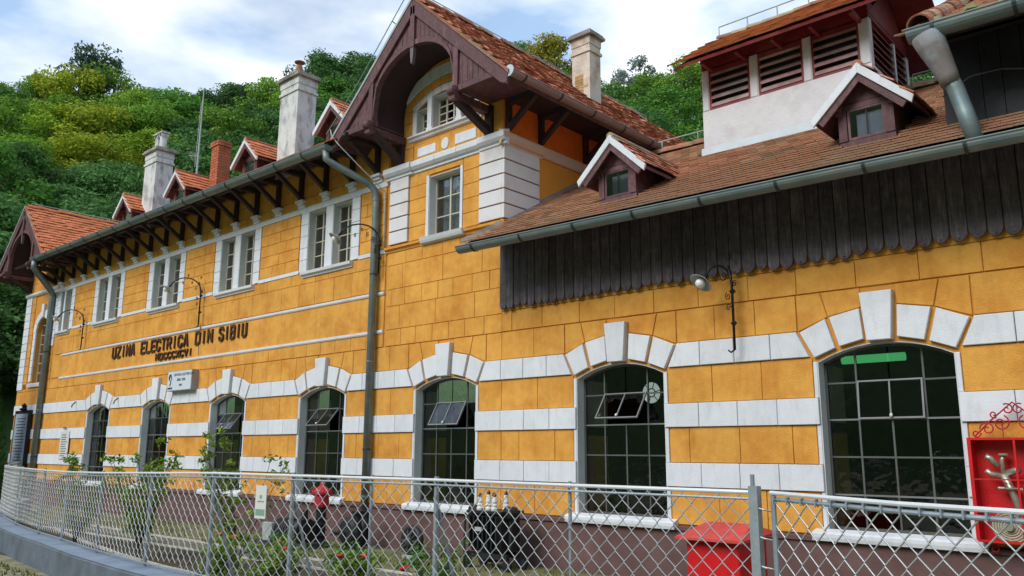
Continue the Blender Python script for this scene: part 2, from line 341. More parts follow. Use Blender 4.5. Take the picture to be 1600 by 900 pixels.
# gable top wall with the triple arched light
GX = -10.73
mb = MB()
SEG = lambda r_, x: 6.74 + math.sqrt(max(0, r_*r_ - x*x))
def lightop(a, b): return (GX+a, GX+b)
lights = [(-.80, -.46), (-.34, .34), (.46, .80)]
mb.prism([(-11.98,7.203),(GX-.8,7.203),(GX-.8,9.05),(-11.98,8.62)], YF, 10.3); mb.box(GX+.8, XG1, YF, 10.3, 7.203, 7.95); mb.prism([(GX+.8,7.95),(GX+1.3,7.95),(GX+1.3,8.60),(GX+.8,9.05)], YF, 10.3); mb.box(GX-.8, GX+.8, YF, 10.3, 7.203, 7.72)
mb.prism([(GX+1.3,7.95),(XG1,7.95),(XG1,8.35),(GX+1.3,8.60)], YF, 10.3)
mb.box(GX-.46, GX-.34, YF, 10.3, 7.72, 8.3); mb.box(GX+.34, GX+.46, YF, 10.3, 7.72, 8.3)
nn = 16
for i in range(nn):
    a = -.8 + 1.6*i/nn; b = a + 1.6/nn
    za, zb = SEG(1.70, a), SEG(1.70, b)
    mb.prism([(GX+a, za), (GX+b, zb), (GX+b, min(9.3, 9.8-.95*abs(b))), (GX+a, min(9.3, 9.8-.95*abs(a)))], YF, 10.3)
wall_t = bp('gable_wall', mb, YELB, main)
# side wall of the gable block (X = XG1) and back
mb = MB(); mb.box(XG0+.3, XG1-.001, YF+.33, 18.6, 4.5, 7.0); mb.box(XG0+.3, XG1-.001, YF+.31, 18.6, 7.0, 7.82)
wall_s = bp('side_wall', mb, YEL, main)
mb = MB(); mb.box(XG1-.001, XG1+.010, YF+.002, 18.6, 4.6, 7.0); bp('side_wall_render', mb, mat('yellow_stucco_side', (.72, .29, .035), .85, var=.06, bump=.4), main)
mb = MB(); mb.box(XG1-.001, XG1+.012, YF+.002, 18.6, 7.2, 7.86); bp('side_wall_render', mb, ORA, main)

# ---- blocks ---------------------------------------------------------------
def row(parent, x0, x1, z0, z1, wd, m=YEL, off=0., name='wall_block', d=.022, gap=.008, jit=.12, c=.004, c_gap=None):
    # fill x0..x1 with blocks
    n_ = max(1, round((x1-x0)/wd)); ed = [x0 + (x1-x0)*i/n_ for i in range(n_+1)]
    if off and n_ > 1: 
        ed = [x0] + [x0 + (x1-x0)*(i+off)/n_ for i in range(n_)] + [x1]
    for i in range(1, len(ed)-1): ed[i] += random.uniform(-1, 1)*jit*wd*.5
    for a, b in zip(ed, ed[1:]):
        if b-a < .05: continue
        rect_block(name, parent, a+gap/2, z0+gap/2, b-a-gap, z1-z0-gap, m, d+random.choice((0,.002,-.002)), c)
def bld(x): return (wall_m, main) if x < XG1 else (wall_a, annex)
# piers
edges = [XR] + [v for c in WC for v in (c+HW, c-HW)] + [XL]
piers = [(edges[i+1], edges[i]) for i in range(0, len(edges), 2)]
for (a, b) in piers:
    parts = [(a, b)]
    if a < XG1 < b: parts = [(a, XG1), (XG1, b)]
    for (p, q) in parts:
        W = bld((p+q)/2)[0]
        ya = p+.058 if p == a and a > XL else p; yb_ = q-.058 if q == b and b < XR else q
        for k, (z0, z1) in enumerate([(.76,1.25),(1.57,2.04),(2.365,2.86)]): row(W, ya, yb_, z0, z1, .72, off=.5 if k % 2 else 0)
        row(W, p-.0, q, 1.25, 1.57, .53, WHI, name='white_band_block', d=.055, c=.005, jit=.05)
        row(W, p-.0, q, 2.04, 2.365, .53, WHI, name='white_band_block', d=.055, c=.005, jit=.05)
        # band at arch level, ends slanted
        la = p + (.0 if p == XL or p == XG1 else .08); rb = q - (.0 if q == XR or q == XG1 else .08)
        n_ = max(1, round((rb-la)/.55)); 
        for i in range(n_):
            x0 = la + (rb-la)*i/n_ + .005; x1 = la + (rb-la)*(i+1)/n_ - .005
            t0 = x0 + (.15 if i == 0 and p not in (XL, XG1) else 0); t1 = x1 - (.15 if i == n_-1 and q not in (XR, XG1) else 0)
            poly_block('white_band_block', W, [(x0,2.865),(x1,2.865),(t1,3.185),(t0,3.185)], WHI, .055, .006)
        # white casing strips beside the openings in the yellow rows
        for (z0, z1) in [(.80,1.25),(1.57,2.04),(2.365,2.80)]:
            if p == a and a > XL: rect_block('casing_strip', W, p-.0, z0, .05, z1-z0, WHI, .03, .006)
            if q == b and b < XR: rect_block('casing_strip', W, q-.05, z0, .05, z1-z0, WHI, .03, .006)
# voussoirs, keystones, row above
for c in WC:
    W = bld(c)[0]
    poly_block('keystone', W, [(c-.135,3.0),(c+.135,3.0),(c+.185,3.575),(c-.185,3.575)], WHI, .11, .006)
    for sgn in (-1, 1):
        def mp_(pts):
            q = [(c+sgn*x, z) for x, z in pts]; return q if sgn > 0 else q[::-1]
        poly_block('arch_stone', W, mp_([(.19,3.03),(.475,2.965),(.575,3.33),(.215,3.40)]), WHI, .055, .006)
        poly_block('arch_stone', W, mp_([(.53,2.95),(.79,2.85),(.955,3.175),(.63,3.315)]), WHI, .055, .006)
        poly_block('wall_block', W, mp_([(.205,3.42),(.595,3.345),(.67,3.645),(.205,3.645)]), YEL)
        poly_block('wall_block', W, mp_([(.61,3.34),(.98,3.195),(.985,3.645),(.685,3.645)]), YEL)
# row 3.2-3.65
ed = [XR] + [v for c in WC for v in (c+.995, c-.995)] + [XL]
for i in range(0, len(ed), 2):
    a, b = ed[i+1], ed[i]
    for (p, q) in ([(a, XG1), (XG1, b)] if a < XG1 < b else [(a, b)]):
        row(bld((p+q)/2)[0], p, q, 3.195, 3.65, .62)
row(wall_a, XG1, XR, 3.66, 4.0, .70, off=.3)
row(wall_a, XG1, XR, 4.0, 4.45, .95)
# gable section rows
for z0, z1, wd, o_ in [(3.655,3.97,.44,0),(3.97,4.42,.95,.4),(4.42,4.75,.45,.3),(4.75,5.22,.95,.5),(5.22,5.47,.5,0)]:
    row(wall_g, XG0+.04, XG1, z0, z1, wd, off=o_)
# main section rows
row(wall_m2, XL+.0, XG0-.02, 3.655, 3.92, .5)
row(wall_m2, -29.2, XG0-.02, 4.76, 5.25, .62, off=.3)
for i in range(len(UC)):      # small row, split round the sills
    pass
row(wall_m2, -29.2, XG0-.02, 5.25, 5.50, .47)
PB = 'panel_block'
seg = []
xs = [XG0-.02] + [v for c in UC for v in (c+1.06, c-1.06)]
for i in range(0, len(xs)-1, 2): seg.append((xs[i+1], xs[i]))
for (a, b) in seg:
    for k in range(5):
        z0 = 5.585 + k*.2565
        row(wall_m2, a+.03, b-.03, z0, z0+.2565, .48, off=.5 if k % 2 else 0, name=PB, d=.03, jit=.05, gap=.008)
# above top frieze line
row(wall_m2, -29.5, XG0-.02, 6.99, 7.22, 1.4, name='frieze_block'); row(wall_m2, -29.5, XG0-.02, 7.22, 7.5, 1.6, off=.4, name='frieze_block')
row(wall_m2, -29.5, XG0-.02, 7.5, 7.85, 1.8, name='frieze_block')
# plain name band
mb = MB(); mb.box(-29.35, XG0-.02, YF-.02, YF, 4.0, 4.69); bp('name_band', mb, YEL, main)
def moulding(name, x0, x1, prof, m, parent, ends=True):
    # prof list of (depth, z) ; extruded in x
    n_ = len(prof); vs = [(x, YF-d, z) for x in (x0, x1) for d, z in prof]
    fs = [(i, i+1, n_+i+1, n_+i) for i in range(n_-1)] + [tuple(range(n_)), tuple(reversed(range(n_, 2*n_)))]
    mb = MB().add(vs, fs); return bp(name, mb, m, parent)
def sidemould(name, y0, y1, prof, m, parent):
    n_ = len(prof); vs = [(XG1+d, y, z) for y in (y0, y1) for d, z in prof]
    fs = [(i, i+1, n_+i+1, n_+i) for i in range(n_-1)] + [tuple(range(n_)), tuple(reversed(range(n_, 2*n_)))]
    return bp(name, MB().add(vs, fs), m, parent)
STR = [(0,0),(.035,.0),(.05,.025),(.05,.065),(0,.085)]
moulding('white_string_course', -28.6, XG0-.02, [(d, z+3.92) for d, z in STR], WPK, main)
moulding('white_string_course', -28.6, XG0-.02, [(d, z+4.67) for d, z in STR], WPK, main)
# frieze lines and window surrounds
for (a, b) in seg:
    mb = MB(); mb.box(a, b, YF-.038, YF, 5.50, 5.58); mb.box(a, b, YF-.038, YF, 6.875, 6.985); bp('frieze_line', mb, WHI, main)
for c in UC:
    mb = MB(); mb.box(c-1.06, c+1.06, YF-.040, YF, 6.86, 6.985); bp('window_lintel', mb, WHI, main)
    for k in range(5):
        z0 = 5.52 + k*.268
        lft, rgt = (c-1.05, c+.79)
        if c < -28: lft = c-.40
        rect_block('surround_block', wall_m2, lft, z0+.004, .28, .26, WHI, .035, .006)
        rect_block('surround_block', wall_m2, rgt, z0+.004, .26, .26, WHI, .035, .006)
    if c > -28:
        mb = MB(); mb.box(c-.125, c+.125, YF-.028, YF, 5.525, 6.855); bp('mullion', mb, WHI, main)
        moulding('window_sill', c-.88, c+.88, [(0,5.38),(.05,5.38),(.06,5.42),(.11,5.44),(.12,5.50),(0,5.53)], WHI, main)
    else:
        mb = MB(); mb.box(c+.13, c+.25, YF-.028, YF, 5.525, 6.855); bp('mullion', mb, WHI, main)
        moulding('window_sill', c-.2, c+.88, [(0,5.38),(.05,5.38),(.06,5.42),(.11,5.44),(.12,5.50),(0,5.53)], WHI, main)
# corbels and eave brackets
CX = [-12.62] + [-13.45-.924*k for k in range(17)] + [-29.15]
cor = MB(); cor.box(-.13,.13,-.06,0,0,.06); cor.box(-.10,.10,-.10,0,.062,.12); cor.box(-.14,.14,-.14,0,.122,.17); corm = cor.mesh('corbel', WHI)
post = MB(); post.box(-.045,.045,-.12,-.03,.17,.86); postm = post.mesh('bracket_post', DKW)
st_ = MB(); st_.beam((0,-.08,.24),(0,-.78,.70),.085,.09,(1,0,0)); stm = st_.mesh('bracket_strut', DKW)
bt = MB(); bt.box(-.055,.055,-.90,-.02,.72,.83); bt.lathe([(.05,-.06),(.05,.06)], (0,-.90,.77), 10, 'x'); btm = bt.mesh('bracket_beam', DKW)
for x in CX:
    P_(ob('corbel', corm, None, (x, YF, 6.99)), main)
    b_ = P_(ob('eave_bracket', postm, None, (x, YF, 6.99)), main)
    ob('strut', stm, b_); ob('beam', btm, b_)
# main eave soffit, purlin, rafters
mb = MB(); mb.add([(-29.6,9.02,7.72),(-13.0,9.02,7.62),(-13.0,10.1,8.2),(-29.6,10.1,8.28)], [(0,1,2,3)]); bp('soffit', mb, DKW, main)
mb = MB(); mb.beam((-29.5,9.3,7.78),(-13.0,9.3,7.70),.10,.10); bp('eave_purlin', mb, DKW, main)
rf = MB(); rf.beam((0,9.0-YF,-.04),(0,10.05-YF,.50),.07,.10,(1,0,0)); rfm = rf.mesh('rafter', DKW)
for i in range(36):
    x = -29.4+i*.462; ob('rafter', rfm, None, (x, YF, 7.70-.006*(x+29.4)*1.0)).parent = None; P_(C.objects[-1], main)

# ---- roofs ---------------------------------------------------------------
def tiles(O, U, V, nu, nv, pu, pv, inside, tw=.98, th=.016, lift=.022, jit=1., over=1.25):
    """plain tiles on a slope. O origin at the eave, U along the eave, V up the slope (unit vectors)."""
    O, U, V = Vector(O), Vector(U).normalized(), Vector(V).normalized(); Nn = U.cross(V).normalized()
    if Nn.z < 0: Nn = -Nn
    out_ = []
    for j in range(nv):
        for i in range(-1, nu+1):
            u0 = (i + (.5 if j % 2 else 0))*pu; v0 = j*pv
            if not inside(u0+pu/2, v0+pv/2): continue
            out_.append((u0+random.uniform(-.006,.006)*jit, v0+random.uniform(-.008,.008)*jit, random.uniform(-.004,.007)*jit, random.uniform(-.02,.02)*jit))
    w_, l_ = pu*tw, pv*over
    base = [(0,0),(w_,0),(w_,l_),(0,l_)]
    tm = [Vector((x, y, z)) for z in (0, th) for x, y in base]
    tm = [Vector((p.x, p.y, p.z + lift*(1 - p.y/l_))) for p in tm]
    FS = [(4,5,6,7),(0,1,5,4),(1,2,6,5),(3,0,4,7),(0,3,2,1)]
    return out_, tm, FS, (O, U, V, Nn)
def tile_joined(name, T, m, parent, skip=0):
    out_, tm, FS, (O, U, V, Nn) = T; mb = MB()
    for (u, v, n_, tw_) in out_[skip:]:
        mb.add([O + U*(u + p.x) + V*(v + p.y + tw_*p.x) + Nn*(p.z + n_) for p in tm], FS)
    if not mb.v: return
    me = bpy.data.meshes.new(name); me.from_pydata(mb.v, [], mb.f); me.materials.append(m)
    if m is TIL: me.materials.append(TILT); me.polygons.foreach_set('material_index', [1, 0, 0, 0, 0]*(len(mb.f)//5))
    o = ob(name, me); P_(o, parent); o['kind'] = 'stuff'; return o
def tile_single(T, m, parent, n):
    out_, tm, FS, (O, U, V, Nn) = T
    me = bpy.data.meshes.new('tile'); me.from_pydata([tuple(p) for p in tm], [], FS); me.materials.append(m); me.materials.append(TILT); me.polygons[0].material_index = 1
    R3 = Matrix((U, V, Nn)).transposed()
    for (u, v, n_, tw_) in out_[:n]:
        o = bpy.data.objects.new('tile', me); C.objects.link(o); o.matrix_world = Matrix.Translation(O + U*u + V*v + Nn*n_) @ R3.to_4x4()
        o.rotation_euler.rotate_axis('Z', tw_)
        P_(o, parent)
def ridge(a, b, parent, m=RDG, r=.10, ln=.36, name='ridge_tile'):
    a, b = Vector(a), Vector(b); n_ = max(1, int((b-a).length/(ln*.92))); d = (b-a).normalized()
    sidev = d.cross(Vector((0,0,1))).normalized(); upv = sidev.cross(d)
    mb = MB(); vs = []; k = 8
    for t, rr in ((0, r*1.12), (ln, r*.9)):
        for th_ in (0, .018):
            for i in range(k+1):
                an = math.pi*i/k; vs.append(Vector((t, math.cos(an)*(rr+th_), math.sin(an)*(rr+th_))))
    K = k+1; fs = []
    for i in range(k):
        fs += [(K+i, K+i+1, 3*K+i+1, 3*K+i), (i, i+1, K+i+1, K+i), (2*K+i, 2*K+i+1, 3*K+i+1, 3*K+i), (i, 2*K+i, 2*K+i+1, i+1)]
    me = MB().add(vs, fs).mesh(name, m, False)
    R3 = Matrix((d, sidev, upv)).transposed().to_4x4()
    for i in range(n_):
        o = bpy.data.objects.new(name, me); C.objects.link(o)
        o.matrix_world = Matrix.Translation(a + d*(ln*.92*i) + Vector((0,0,random.uniform(-.012,.02)))) @ R3 @ Matrix.Rotation(random.uniform(-.06,.06), 4, 'Z'); P_(o, parent)
def slab(name, pts, th, m, parent):
    pts = [Vector(p) for p in pts]; n_ = (pts[1]-pts[0]).cross(pts[2]-pts[0]).normalized(); n_ = n_ if n_.z > 0 else -n_
    k = len(pts); vs = pts + [p - n_*th for p in pts]
    fs = [tuple(range(k)), tuple(reversed(range(k, 2*k)))] + [(i, (i+1) % k, k+(i+1) % k, k+i) for i in range(k)]
    return bp(name, MB().add(vs, fs), m, parent)
# annex roof
s_an = .561; ca = 1/math.hypot(1, s_an)
def zan(x, y): return 4.96 + s_an*(y-9.0) - .0154*(x+9.2)
RY = 13.55
slab('roof_deck', [(XG1+.02,9.03,zan(-9.2,9.03)-.02),(XR,9.03,zan(XR,9.03)-.02),(XR,RY,zan(XR,RY)-.02),(XG1+.02,RY,zan(-9.2,RY)-.02)], .04, DKW, annex)
slab('roof_deck', [(XG1+.02,RY,zan(-9.2,RY)-.02),(XR,RY,zan(XR,RY)-.02),(XR,18,zan(XR,RY)-2.4),(XG1+.02,18,zan(-9.2,RY)-2.4)], .10, DKW, annex)
Ua = Vector((1,0,-.0154)).normalized(); Va = Vector((0,1,s_an)).normalized()
pu, pv = .165, .172
def ins_a(u, v):
    x = XG1+.02+u; y = 9.0+v*ca
    if x < XG1+.04 or x > 2.6 or y > RY+.02: return False
    if -6.55 < x < -3.6 and y > 12.05: return False
    if x > -2.1 and y > 9.75: return False
    for (xc, yf) in DORM_A:
        if abs(x-xc) < .30 and yf+.05 < y < yf+.85: return False
    return True
DORM_A = [(-6.66, 9.71), (-3.13, 9.92)]
T = tiles((XG1+.02, 9.0, zan(XG1+.02, 9.0)+.0), Ua, Va, int(13.2/pu), int((RY-9)/ca/pv)+1, pu, pv, ins_a, over=1.35, lift=.036, th=.020, tw=.975, jit=.35)
# nearest first
O_, U_, V_, N_ = T[3]
T[0].sort(key=lambda t: (O_ + U_*t[0] + V_*t[1] - Vector((-.8,0,1.7))).length + (0 if (O_ + U_*t[0]).x < -1.2 else 40))
roof_a = slab('roof', [(XG1+.02,9.06,zan(-9.2,9.06)-.004),(XR,9.06,zan(XR,9.06)-.004),(XR,RY,zan(XR,RY)-.004),(XG1+.02,RY,zan(-9.2,RY)-.004)], .012, DKW, annex)
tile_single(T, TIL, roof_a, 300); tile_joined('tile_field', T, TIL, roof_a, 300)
ridge((XG1+.1, RY, zan(-9.2,RY)+.02), (3, RY, zan(3,RY)+.02), roof_a)
# lead/mortar flashing where the annex roof meets the gable side
mb = MB(); mb.add([(XG1+.012,8.98,zan(-9.2,8.98)+.03),(XG1+.10,8.98,zan(-9.2,8.98)+.03),(XG1+.10,RY,zan(-9.2,RY)+.05),(XG1+.012,RY,zan(-9.2,RY)+.05),
   (XG1+.012,8.98,zan(-9.2,8.98)+.10),(XG1+.012,RY,zan(-9.2,RY)+.12)], [(0,1,2,3),(1,4,5,2),(0,4,1),(3,2,5)]); bp('flashing', mb, mat('lead_flashing', (.20,.19,.17), .7, var=.3, bump=.5), annex)
# annex eave: soffit + verge board at left end
mb = MB(); mb.add([(XG1+.02,9.04,4.84),(XR,9.04,4.62),(XR,9.95,5.14),(XG1+.02,9.95,5.36)], [(0,3,2,1)]); bp('soffit', mb, DKW, annex)
mb = MB(); mb.prism([(9.05,4.84),(9.98,5.32),(9.98,5.44),(9.05,4.92)], 0, .04)
o = part('verge_board', mb, BRD); o.rotation_euler = (0,0,math.pi/2); o.location = (XG1+.03,0,0); P_(o, annex)
# skirt boards
NB = 62; x = XG1+.015; bx_w = .168
bmesh_cache = {}
i = 0
while x < 2.4:
    wd = .155 + .03*random.random() if x > -8 else .135+.02*random.random()
    zb = 4.03 + random.uniform(-.02,.02); 
    k = random.randrange(6)
    pts = [(0, 5.2), (0, zb+wd*.55)] + [(wd/2 - wd/2*math.cos(a), zb+wd*.55 - wd*.62*math.sin(a)) for a in [math.pi*t/8 for t in range(1, 8)]] + [(wd, zb+wd*.55), (wd, 5.2)]
    o = bp('skirt_board', MB().prism(pts, YF-.10-random.uniform(0,.012), YF-.075, .006), BRD, annex)
    o.location = (x, 0, 0) if o.parent.type != 'EMPTY' else (x, 0, 0); 
    nl = MB(); nl.lathe([(.008,-.004),(.008,.004)], (x+wd/2, YF-.113, zb+wd*.12), 6, 'y'); part('nail', nl, BLK, o, (-x,0,0))
    x += wd + .008; i += 1
mb = MB(); mb.box(XG1+.012, 2.4, YF-.072, YF-.034, 4.45, 5.25); bp('skirt_backing', mb, DKW, annex)
# gutters
def gutter(name, pts, r, m, parent, strap=.9, th=.008, seg_=10, straps=None):
    a, b = Vector(pts[0]), Vector(pts[1]); d = (b-a).normalized(); side = d.cross(Vector((0,0,1))).normalized()
    vs = []
    for p in (a, b):
        for rr in (r, r-th):
            for i in range(seg_+1):
                an = math.pi*(1+i/seg_); vs.append(p + side*math.cos(an)*rr + Vector((0,0,math.sin(an)*rr)))
    K = seg_+1; fs = []
    for i in range(seg_): fs += [(i, i+1, 2*K+i+1, 2*K+i), (K+i, K+i+1, 3*K+i+1, 3*K+i)]
    fs += [(0,K,3*K,2*K),(K-1,2*K-1,4*K-1,3*K-1)]
    mb = MB().add(vs, fs)
    for p, s0 in ((a, 0), (b, 2*K)): mb.add([vs[s0+i] for i in range(K)], [tuple(range(K))])
    for s_ in (1, -1):
        e = [p + side*s_*r + Vector((0,0,.004)) for p in (a, b)]; mb.tube(e, .011, 6)
    g_ = bp(name, mb, m, parent, smooth=False)
    n_ = int((b-a).length/strap)
    for i in range(n_+1):
        p = a + d*(strap*(i+.35)) + Vector((0,0,0))
        if (p-a).length > (b-a).length: break
        ring = [p + side*math.cos(math.pi*(1+t/10))*(r+.006) + Vector((0,0,math.sin(math.pi*(1+t/10))*(r+.006))) for t in range(11)]
        sm = MB(); 
        w2 = d*.016
        sv = [q - w2 for q in ring] + [q + w2 for q in ring]; sm.add(sv, [(t, t+1, 11+t+1, 11+t) for t in range(10)]); sm.add([q + (q-p)*.06 for q in sv], [(t, t+1, 11+t+1, 11+t) for t in range(10)])
        part('strap', sm, ZND, g_)
    return g_
gutter('gutter', [(-9.22,8.96,4.905),(XR,8.96,4.905-.0154*13.2)], .098, ZNC, annex, strap=1.0)
gutter('gutter', [(-29.1,8.97,7.80),(-12.95,8.97,7.60)], .115, ZNC, main, strap=1.0)
def pipe(name, pts, r, m, parent, collars=()):
    o = bp(name, MB().tube(pts, r, 12), m, parent, smooth=True)
    for c_ in collars:
        a, b = Vector(c_[0]), Vector(c_[1]); part('pipe_collar', MB().tube([a, b], r*1.12, 12), ZND if len(c_) > 2 else m, o)
    return o
pipe('downpipe', [(-13.05,8.97,7.52),(-13.04,8.98,7.34),(-12.98,9.06,7.27),(-12.62,9.72,6.93),(-12.56,9.84,6.80),(-12.54,9.86,6.6),(-12.54,9.86,.45)], .070, ZNC, main,
     [((-12.54,9.86,6.62),(-12.54,9.86,6.58)), ((-12.54,9.86,5.1),(-12.54,9.86,5.08),1), ((-12.54,9.86,3.4),(-12.54,9.86,3.37)), ((-12.54,9.86,1.75),(-12.54,9.86,1.72),1),((-12.54,9.86,.9),(-12.54,9.86,.86))])
pipe('downpipe_foot', [(-12.54,9.86,.5),(-12.54,9.86,.0)], .095, BIR, main)
pipe('downpipe', [(-28.95,8.97,7.70),(-28.97,8.97,7.5),(-29.1,9.15,7.35),(-29.6,9.72,6.98),(-29.68,9.84,6.88),(-29.68,9.86,6.7),(-29.7,9.86,.2)], .095, ZNC, main,
     [((-29.68,9.86,6.72),(-29.68,9.86,6.66)), ((-29.69,9.86,4.9),(-29.69,9.86,4.86),1), ((-29.69,9.86,3.0),(-29.69,9.86,2.95)), ((-29.7,9.86,1.5),(-29.7,9.86,1.45),1)])
# main roof
mr_ = slab('roof', [(-31,9.0,7.78),(-13.05,9.0,7.68),(-13.05,10.1,8.27),(-12.0,10.1,8.27),(-12.0,12.6,9.58),(-31,12.6,9.70)], .08, DKW, main)
Tm = tiles((-29.4,9.0,7.79), (1,0,-.006), (0,1,.53), 86, 6, .19, .17, lambda u, v: True)
tile_joined('tile_field', Tm, TIO, mr_)
slab('roof', [(-31,12.6,9.70),(-12.0,12.6,9.58),(-12.0,16.5,7.5),(-31,16.5,7.6)], .08, DKW, main)

# ---- steep gable (used for the middle gable and the left wing) -------------
def gable(X0, tile_m, full=True, xe=2.40, ybk=19.0, front=9.16):
    AP, EV = 9.98, 7.73
    sl = (AP-EV)/xe
    G = bp('gable_roof', MB().add([(X0,front,AP-.02),(X0+xe,front,EV-.02),(X0+xe,ybk,EV-.02),(X0,ybk,AP-.02),(X0-xe,front,EV-.02),(X0-xe,ybk,EV-.02),
         (X0,front,AP-.12),(X0+xe-.06,front,EV-.10),(X0+xe-.06,ybk,EV-.10),(X0,ybk,AP-.12),(X0-xe+.06,front,EV-.10),(X0-xe+.06,ybk,EV-.10)],
         [(0,1,2,3),(0,3,5,4),(6,9,8,7),(6,10,11,9),(1,7,8,2),(4,5,11,10),(0,6,7,1),(0,4,10,6)]), MAR, main)
    L_ = math.hypot(xe, AP-EV)
    Tr = tiles((X0+xe+.02, ybk, EV-.0), (0,-1,0), (-xe,0,AP-EV), int((ybk-front)/.175)+1, int(L_/.17)+1, .175, .17, lambda u, v: 0 < u < ybk-front+.03 and v < L_-.05, lift=.032, th=.02, jit=1.8)
    tile_joined('tile_field', Tr, tile_m, G)
    Tl = tiles((X0-xe-.02, front, EV-.0), (0,1,0), (xe,0,AP-EV), int((ybk-front)/.35)+1, int(L_/.3), .35, .3, lambda u, v: u > 0)
    tile_joined('tile_field', Tl, tile_m, G)
    ridge((X0,front+.02,AP+.0),(X0,ybk-2,AP+.0), G, m=RDG if full else TIO, r=.085)
    # barge boards
    for s_ in (1, -1):
        mb = MB(); nx = (AP-EV)/L_; nz = xe/L_
        def q(t, off): return (X0+s_*(xe*t - nx*off*1.0), AP-(AP-EV)*t - nz*off)
        pts = [(X0, AP-.03), (X0+s_*xe, EV-.03), (X0+s_*(xe-.03), EV-.20), (X0+s_*(xe-.16),EV-.15), (X0, AP-.33)]
        if s_ < 0: pts = pts[::-1]
        mb.prism(pts[::-1], front-.05, front, .01); part('barge_board', mb, MAR, G)
        pts2 = [(X0, AP+.035), (X0+s_*(xe+.02), EV+.035), (X0+s_*(xe+.02), EV-.03), (X0, AP-.03)]
        if s_ < 0: pts2 = pts2[::-1]
        part('verge_strip', MB().prism(pts2[::-1], front-.065, front+.04), LGR if s_ < 0 else RDG, G)
    # hood frame
    yf = front+.02
    AH, AW, AS, AC = 1.10, 1.10, 8.12, 9.02
    def az(x):
        x = abs(x); return AS + (AC-AS)*math.sqrt(max(0, 1-(x/AW)**2)) if x < AW else 7.86
    nseg = 24
    mb = MB()
    for i in range(nseg):      # arched rib
        a = -AW + 2*AW*i/nseg; b = a + 2*AW/nseg
        mb.prism([(X0+a, az(a)), (X0+b, az(b) if i < nseg-1 else AS), (X0+b, (az(b) if i < nseg-1 else AS)+.10), (X0+a, (az(a) if i else AS)+.10)], yf-.05, yf+.06)
    part('arched_rib', mb, MAR, G)
    for s_ in (-1, 1):
        mb = MB(); x0 = X0+s_*(AW+.0); x1 = X0+s_*(AW+.12); mb.box(min(x0,x1), max(x0,x1), yf-.06, yf+.07, 7.72, 9.98-.95*(AW+.06)-.12)
        part('hood_post', mb, MAR, G)
        mb = MB(); x1 = X0+s_*(xe-.12); x0 = X0+s_*(AW-.02); mb.box(min(x0,x1), max(x0,x1), yf-.045, yf+.08, 7.76, 7.87); part('hood_rail', mb, MAR, G)
        mb = MB(); xx = X0+s_*(AW+.05); mb.lathe([(.03,-.09),(.085,-.07),(.085,.07),(.03,.09)], (xx, yf-.10, 7.76), 12, 'x'); mb.box(xx-.07,xx+.07,yf-.12,10.0,7.60,7.74); part('scrolled_beam_end', mb, MAR, G)
        # strut to the wall
        mb = MB(); mb.beam((xx-s_*.02, yf+.02, 7.64),(xx+s_*.05, 9.97, 7.24),.12,.13,(1,0,0)); mb.box(min(xx,xx+s_*.1)-.03, max(xx,xx+s_*.1)+.03, 9.90, 9.99, 7.2, 7.75); part('hood_strut', mb, DKW, G)
    x = -(xe-.2)
    while x < xe-.2:           # boards
        b = min(x+.125, xe-.2)
        zt = lambda v: 9.98 - sl*abs(v) - .24
        for (p, q_) in ([(x, b)] if x*b >= 0 else [(x, -.001), (.001, b)]):
            zb0, zb1 = az(p)+.03, az(q_)+.03
            if abs(p) < AW <= abs(q_): zb1 = zb0
            if abs(q_) < AW <= abs(p): zb0 = zb1
            if zt(p) - zb0 > .02 or zt(q_) - zb1 > .02:
                part('hood_board', MB().prism([(X0+p+.003, zb0), (X0+q_-.003, zb1), (X0+q_-.003, max(zt(q_), zb1+.01)), (X0+p+.003, max(zt(p), zb0+.01))], yf-.015+random.uniform(-.004,.004), yf+.02, .004), MAR, G)
        x = b
    mb = MB(); mb.box(X0-.06, X0+.06, yf-.07, yf+.05, 8.98, 9.80); part('king_post', mb, MAR, G)
    mb = MB(); mb.prism([(X0-.045,8.975),(X0-.04,8.82),(X0-.02,8.68),(X0,8.65),(X0+.02,8.68),(X0+.04,8.82),(X0+.045,8.975)], yf-.06, yf+.01); part('pendant', mb, mat('weathered_grey_wood', (.16,.13,.14), .7), G)
    # vault
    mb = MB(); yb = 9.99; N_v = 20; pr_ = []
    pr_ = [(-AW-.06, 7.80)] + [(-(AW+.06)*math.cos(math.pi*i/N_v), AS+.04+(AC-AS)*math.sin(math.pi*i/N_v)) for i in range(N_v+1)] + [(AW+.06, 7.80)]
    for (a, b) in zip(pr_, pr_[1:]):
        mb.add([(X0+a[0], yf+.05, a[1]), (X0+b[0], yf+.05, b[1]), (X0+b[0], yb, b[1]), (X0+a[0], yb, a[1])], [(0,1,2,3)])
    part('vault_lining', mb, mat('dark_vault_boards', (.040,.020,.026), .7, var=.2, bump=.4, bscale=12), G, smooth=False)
    # soffits either side
    for s_ in (-1, 1):
        x0, x1 = X0+s_*(AW+.05), X0+s_*(xe-.05)
        mb = MB(); mb.box(min(x0,x1), max(x0,x1), yf+.05, 9.99, 7.80, 7.83); part('hood_soffit', mb, MAR, G)
    return G
G1 = gable(GX, TIR)
G2 = gable(-31.02, TIO, full=False, ybk=17)
for a_, m_ in ((.0, ZNP),):
    gutter('gutter', [(-8.32,9.14,7.76),(-8.32,18.2,7.74)], .085, ZNP, main, strap=.95)
mb = MB(); mb.box(XG1+.005, -8.42, 9.99, 18, 7.80, 7.84); bp('soffit', mb, DKW, main)
mb = MB(); mb.lathe([(.10,-.005),(.10,.01)], (-8.32, 9.13, 7.745), 14, 'y'); bp('gutter_end_cap', mb, mat('gutter_cap_blue', (.45,.58,.62), .5), main)
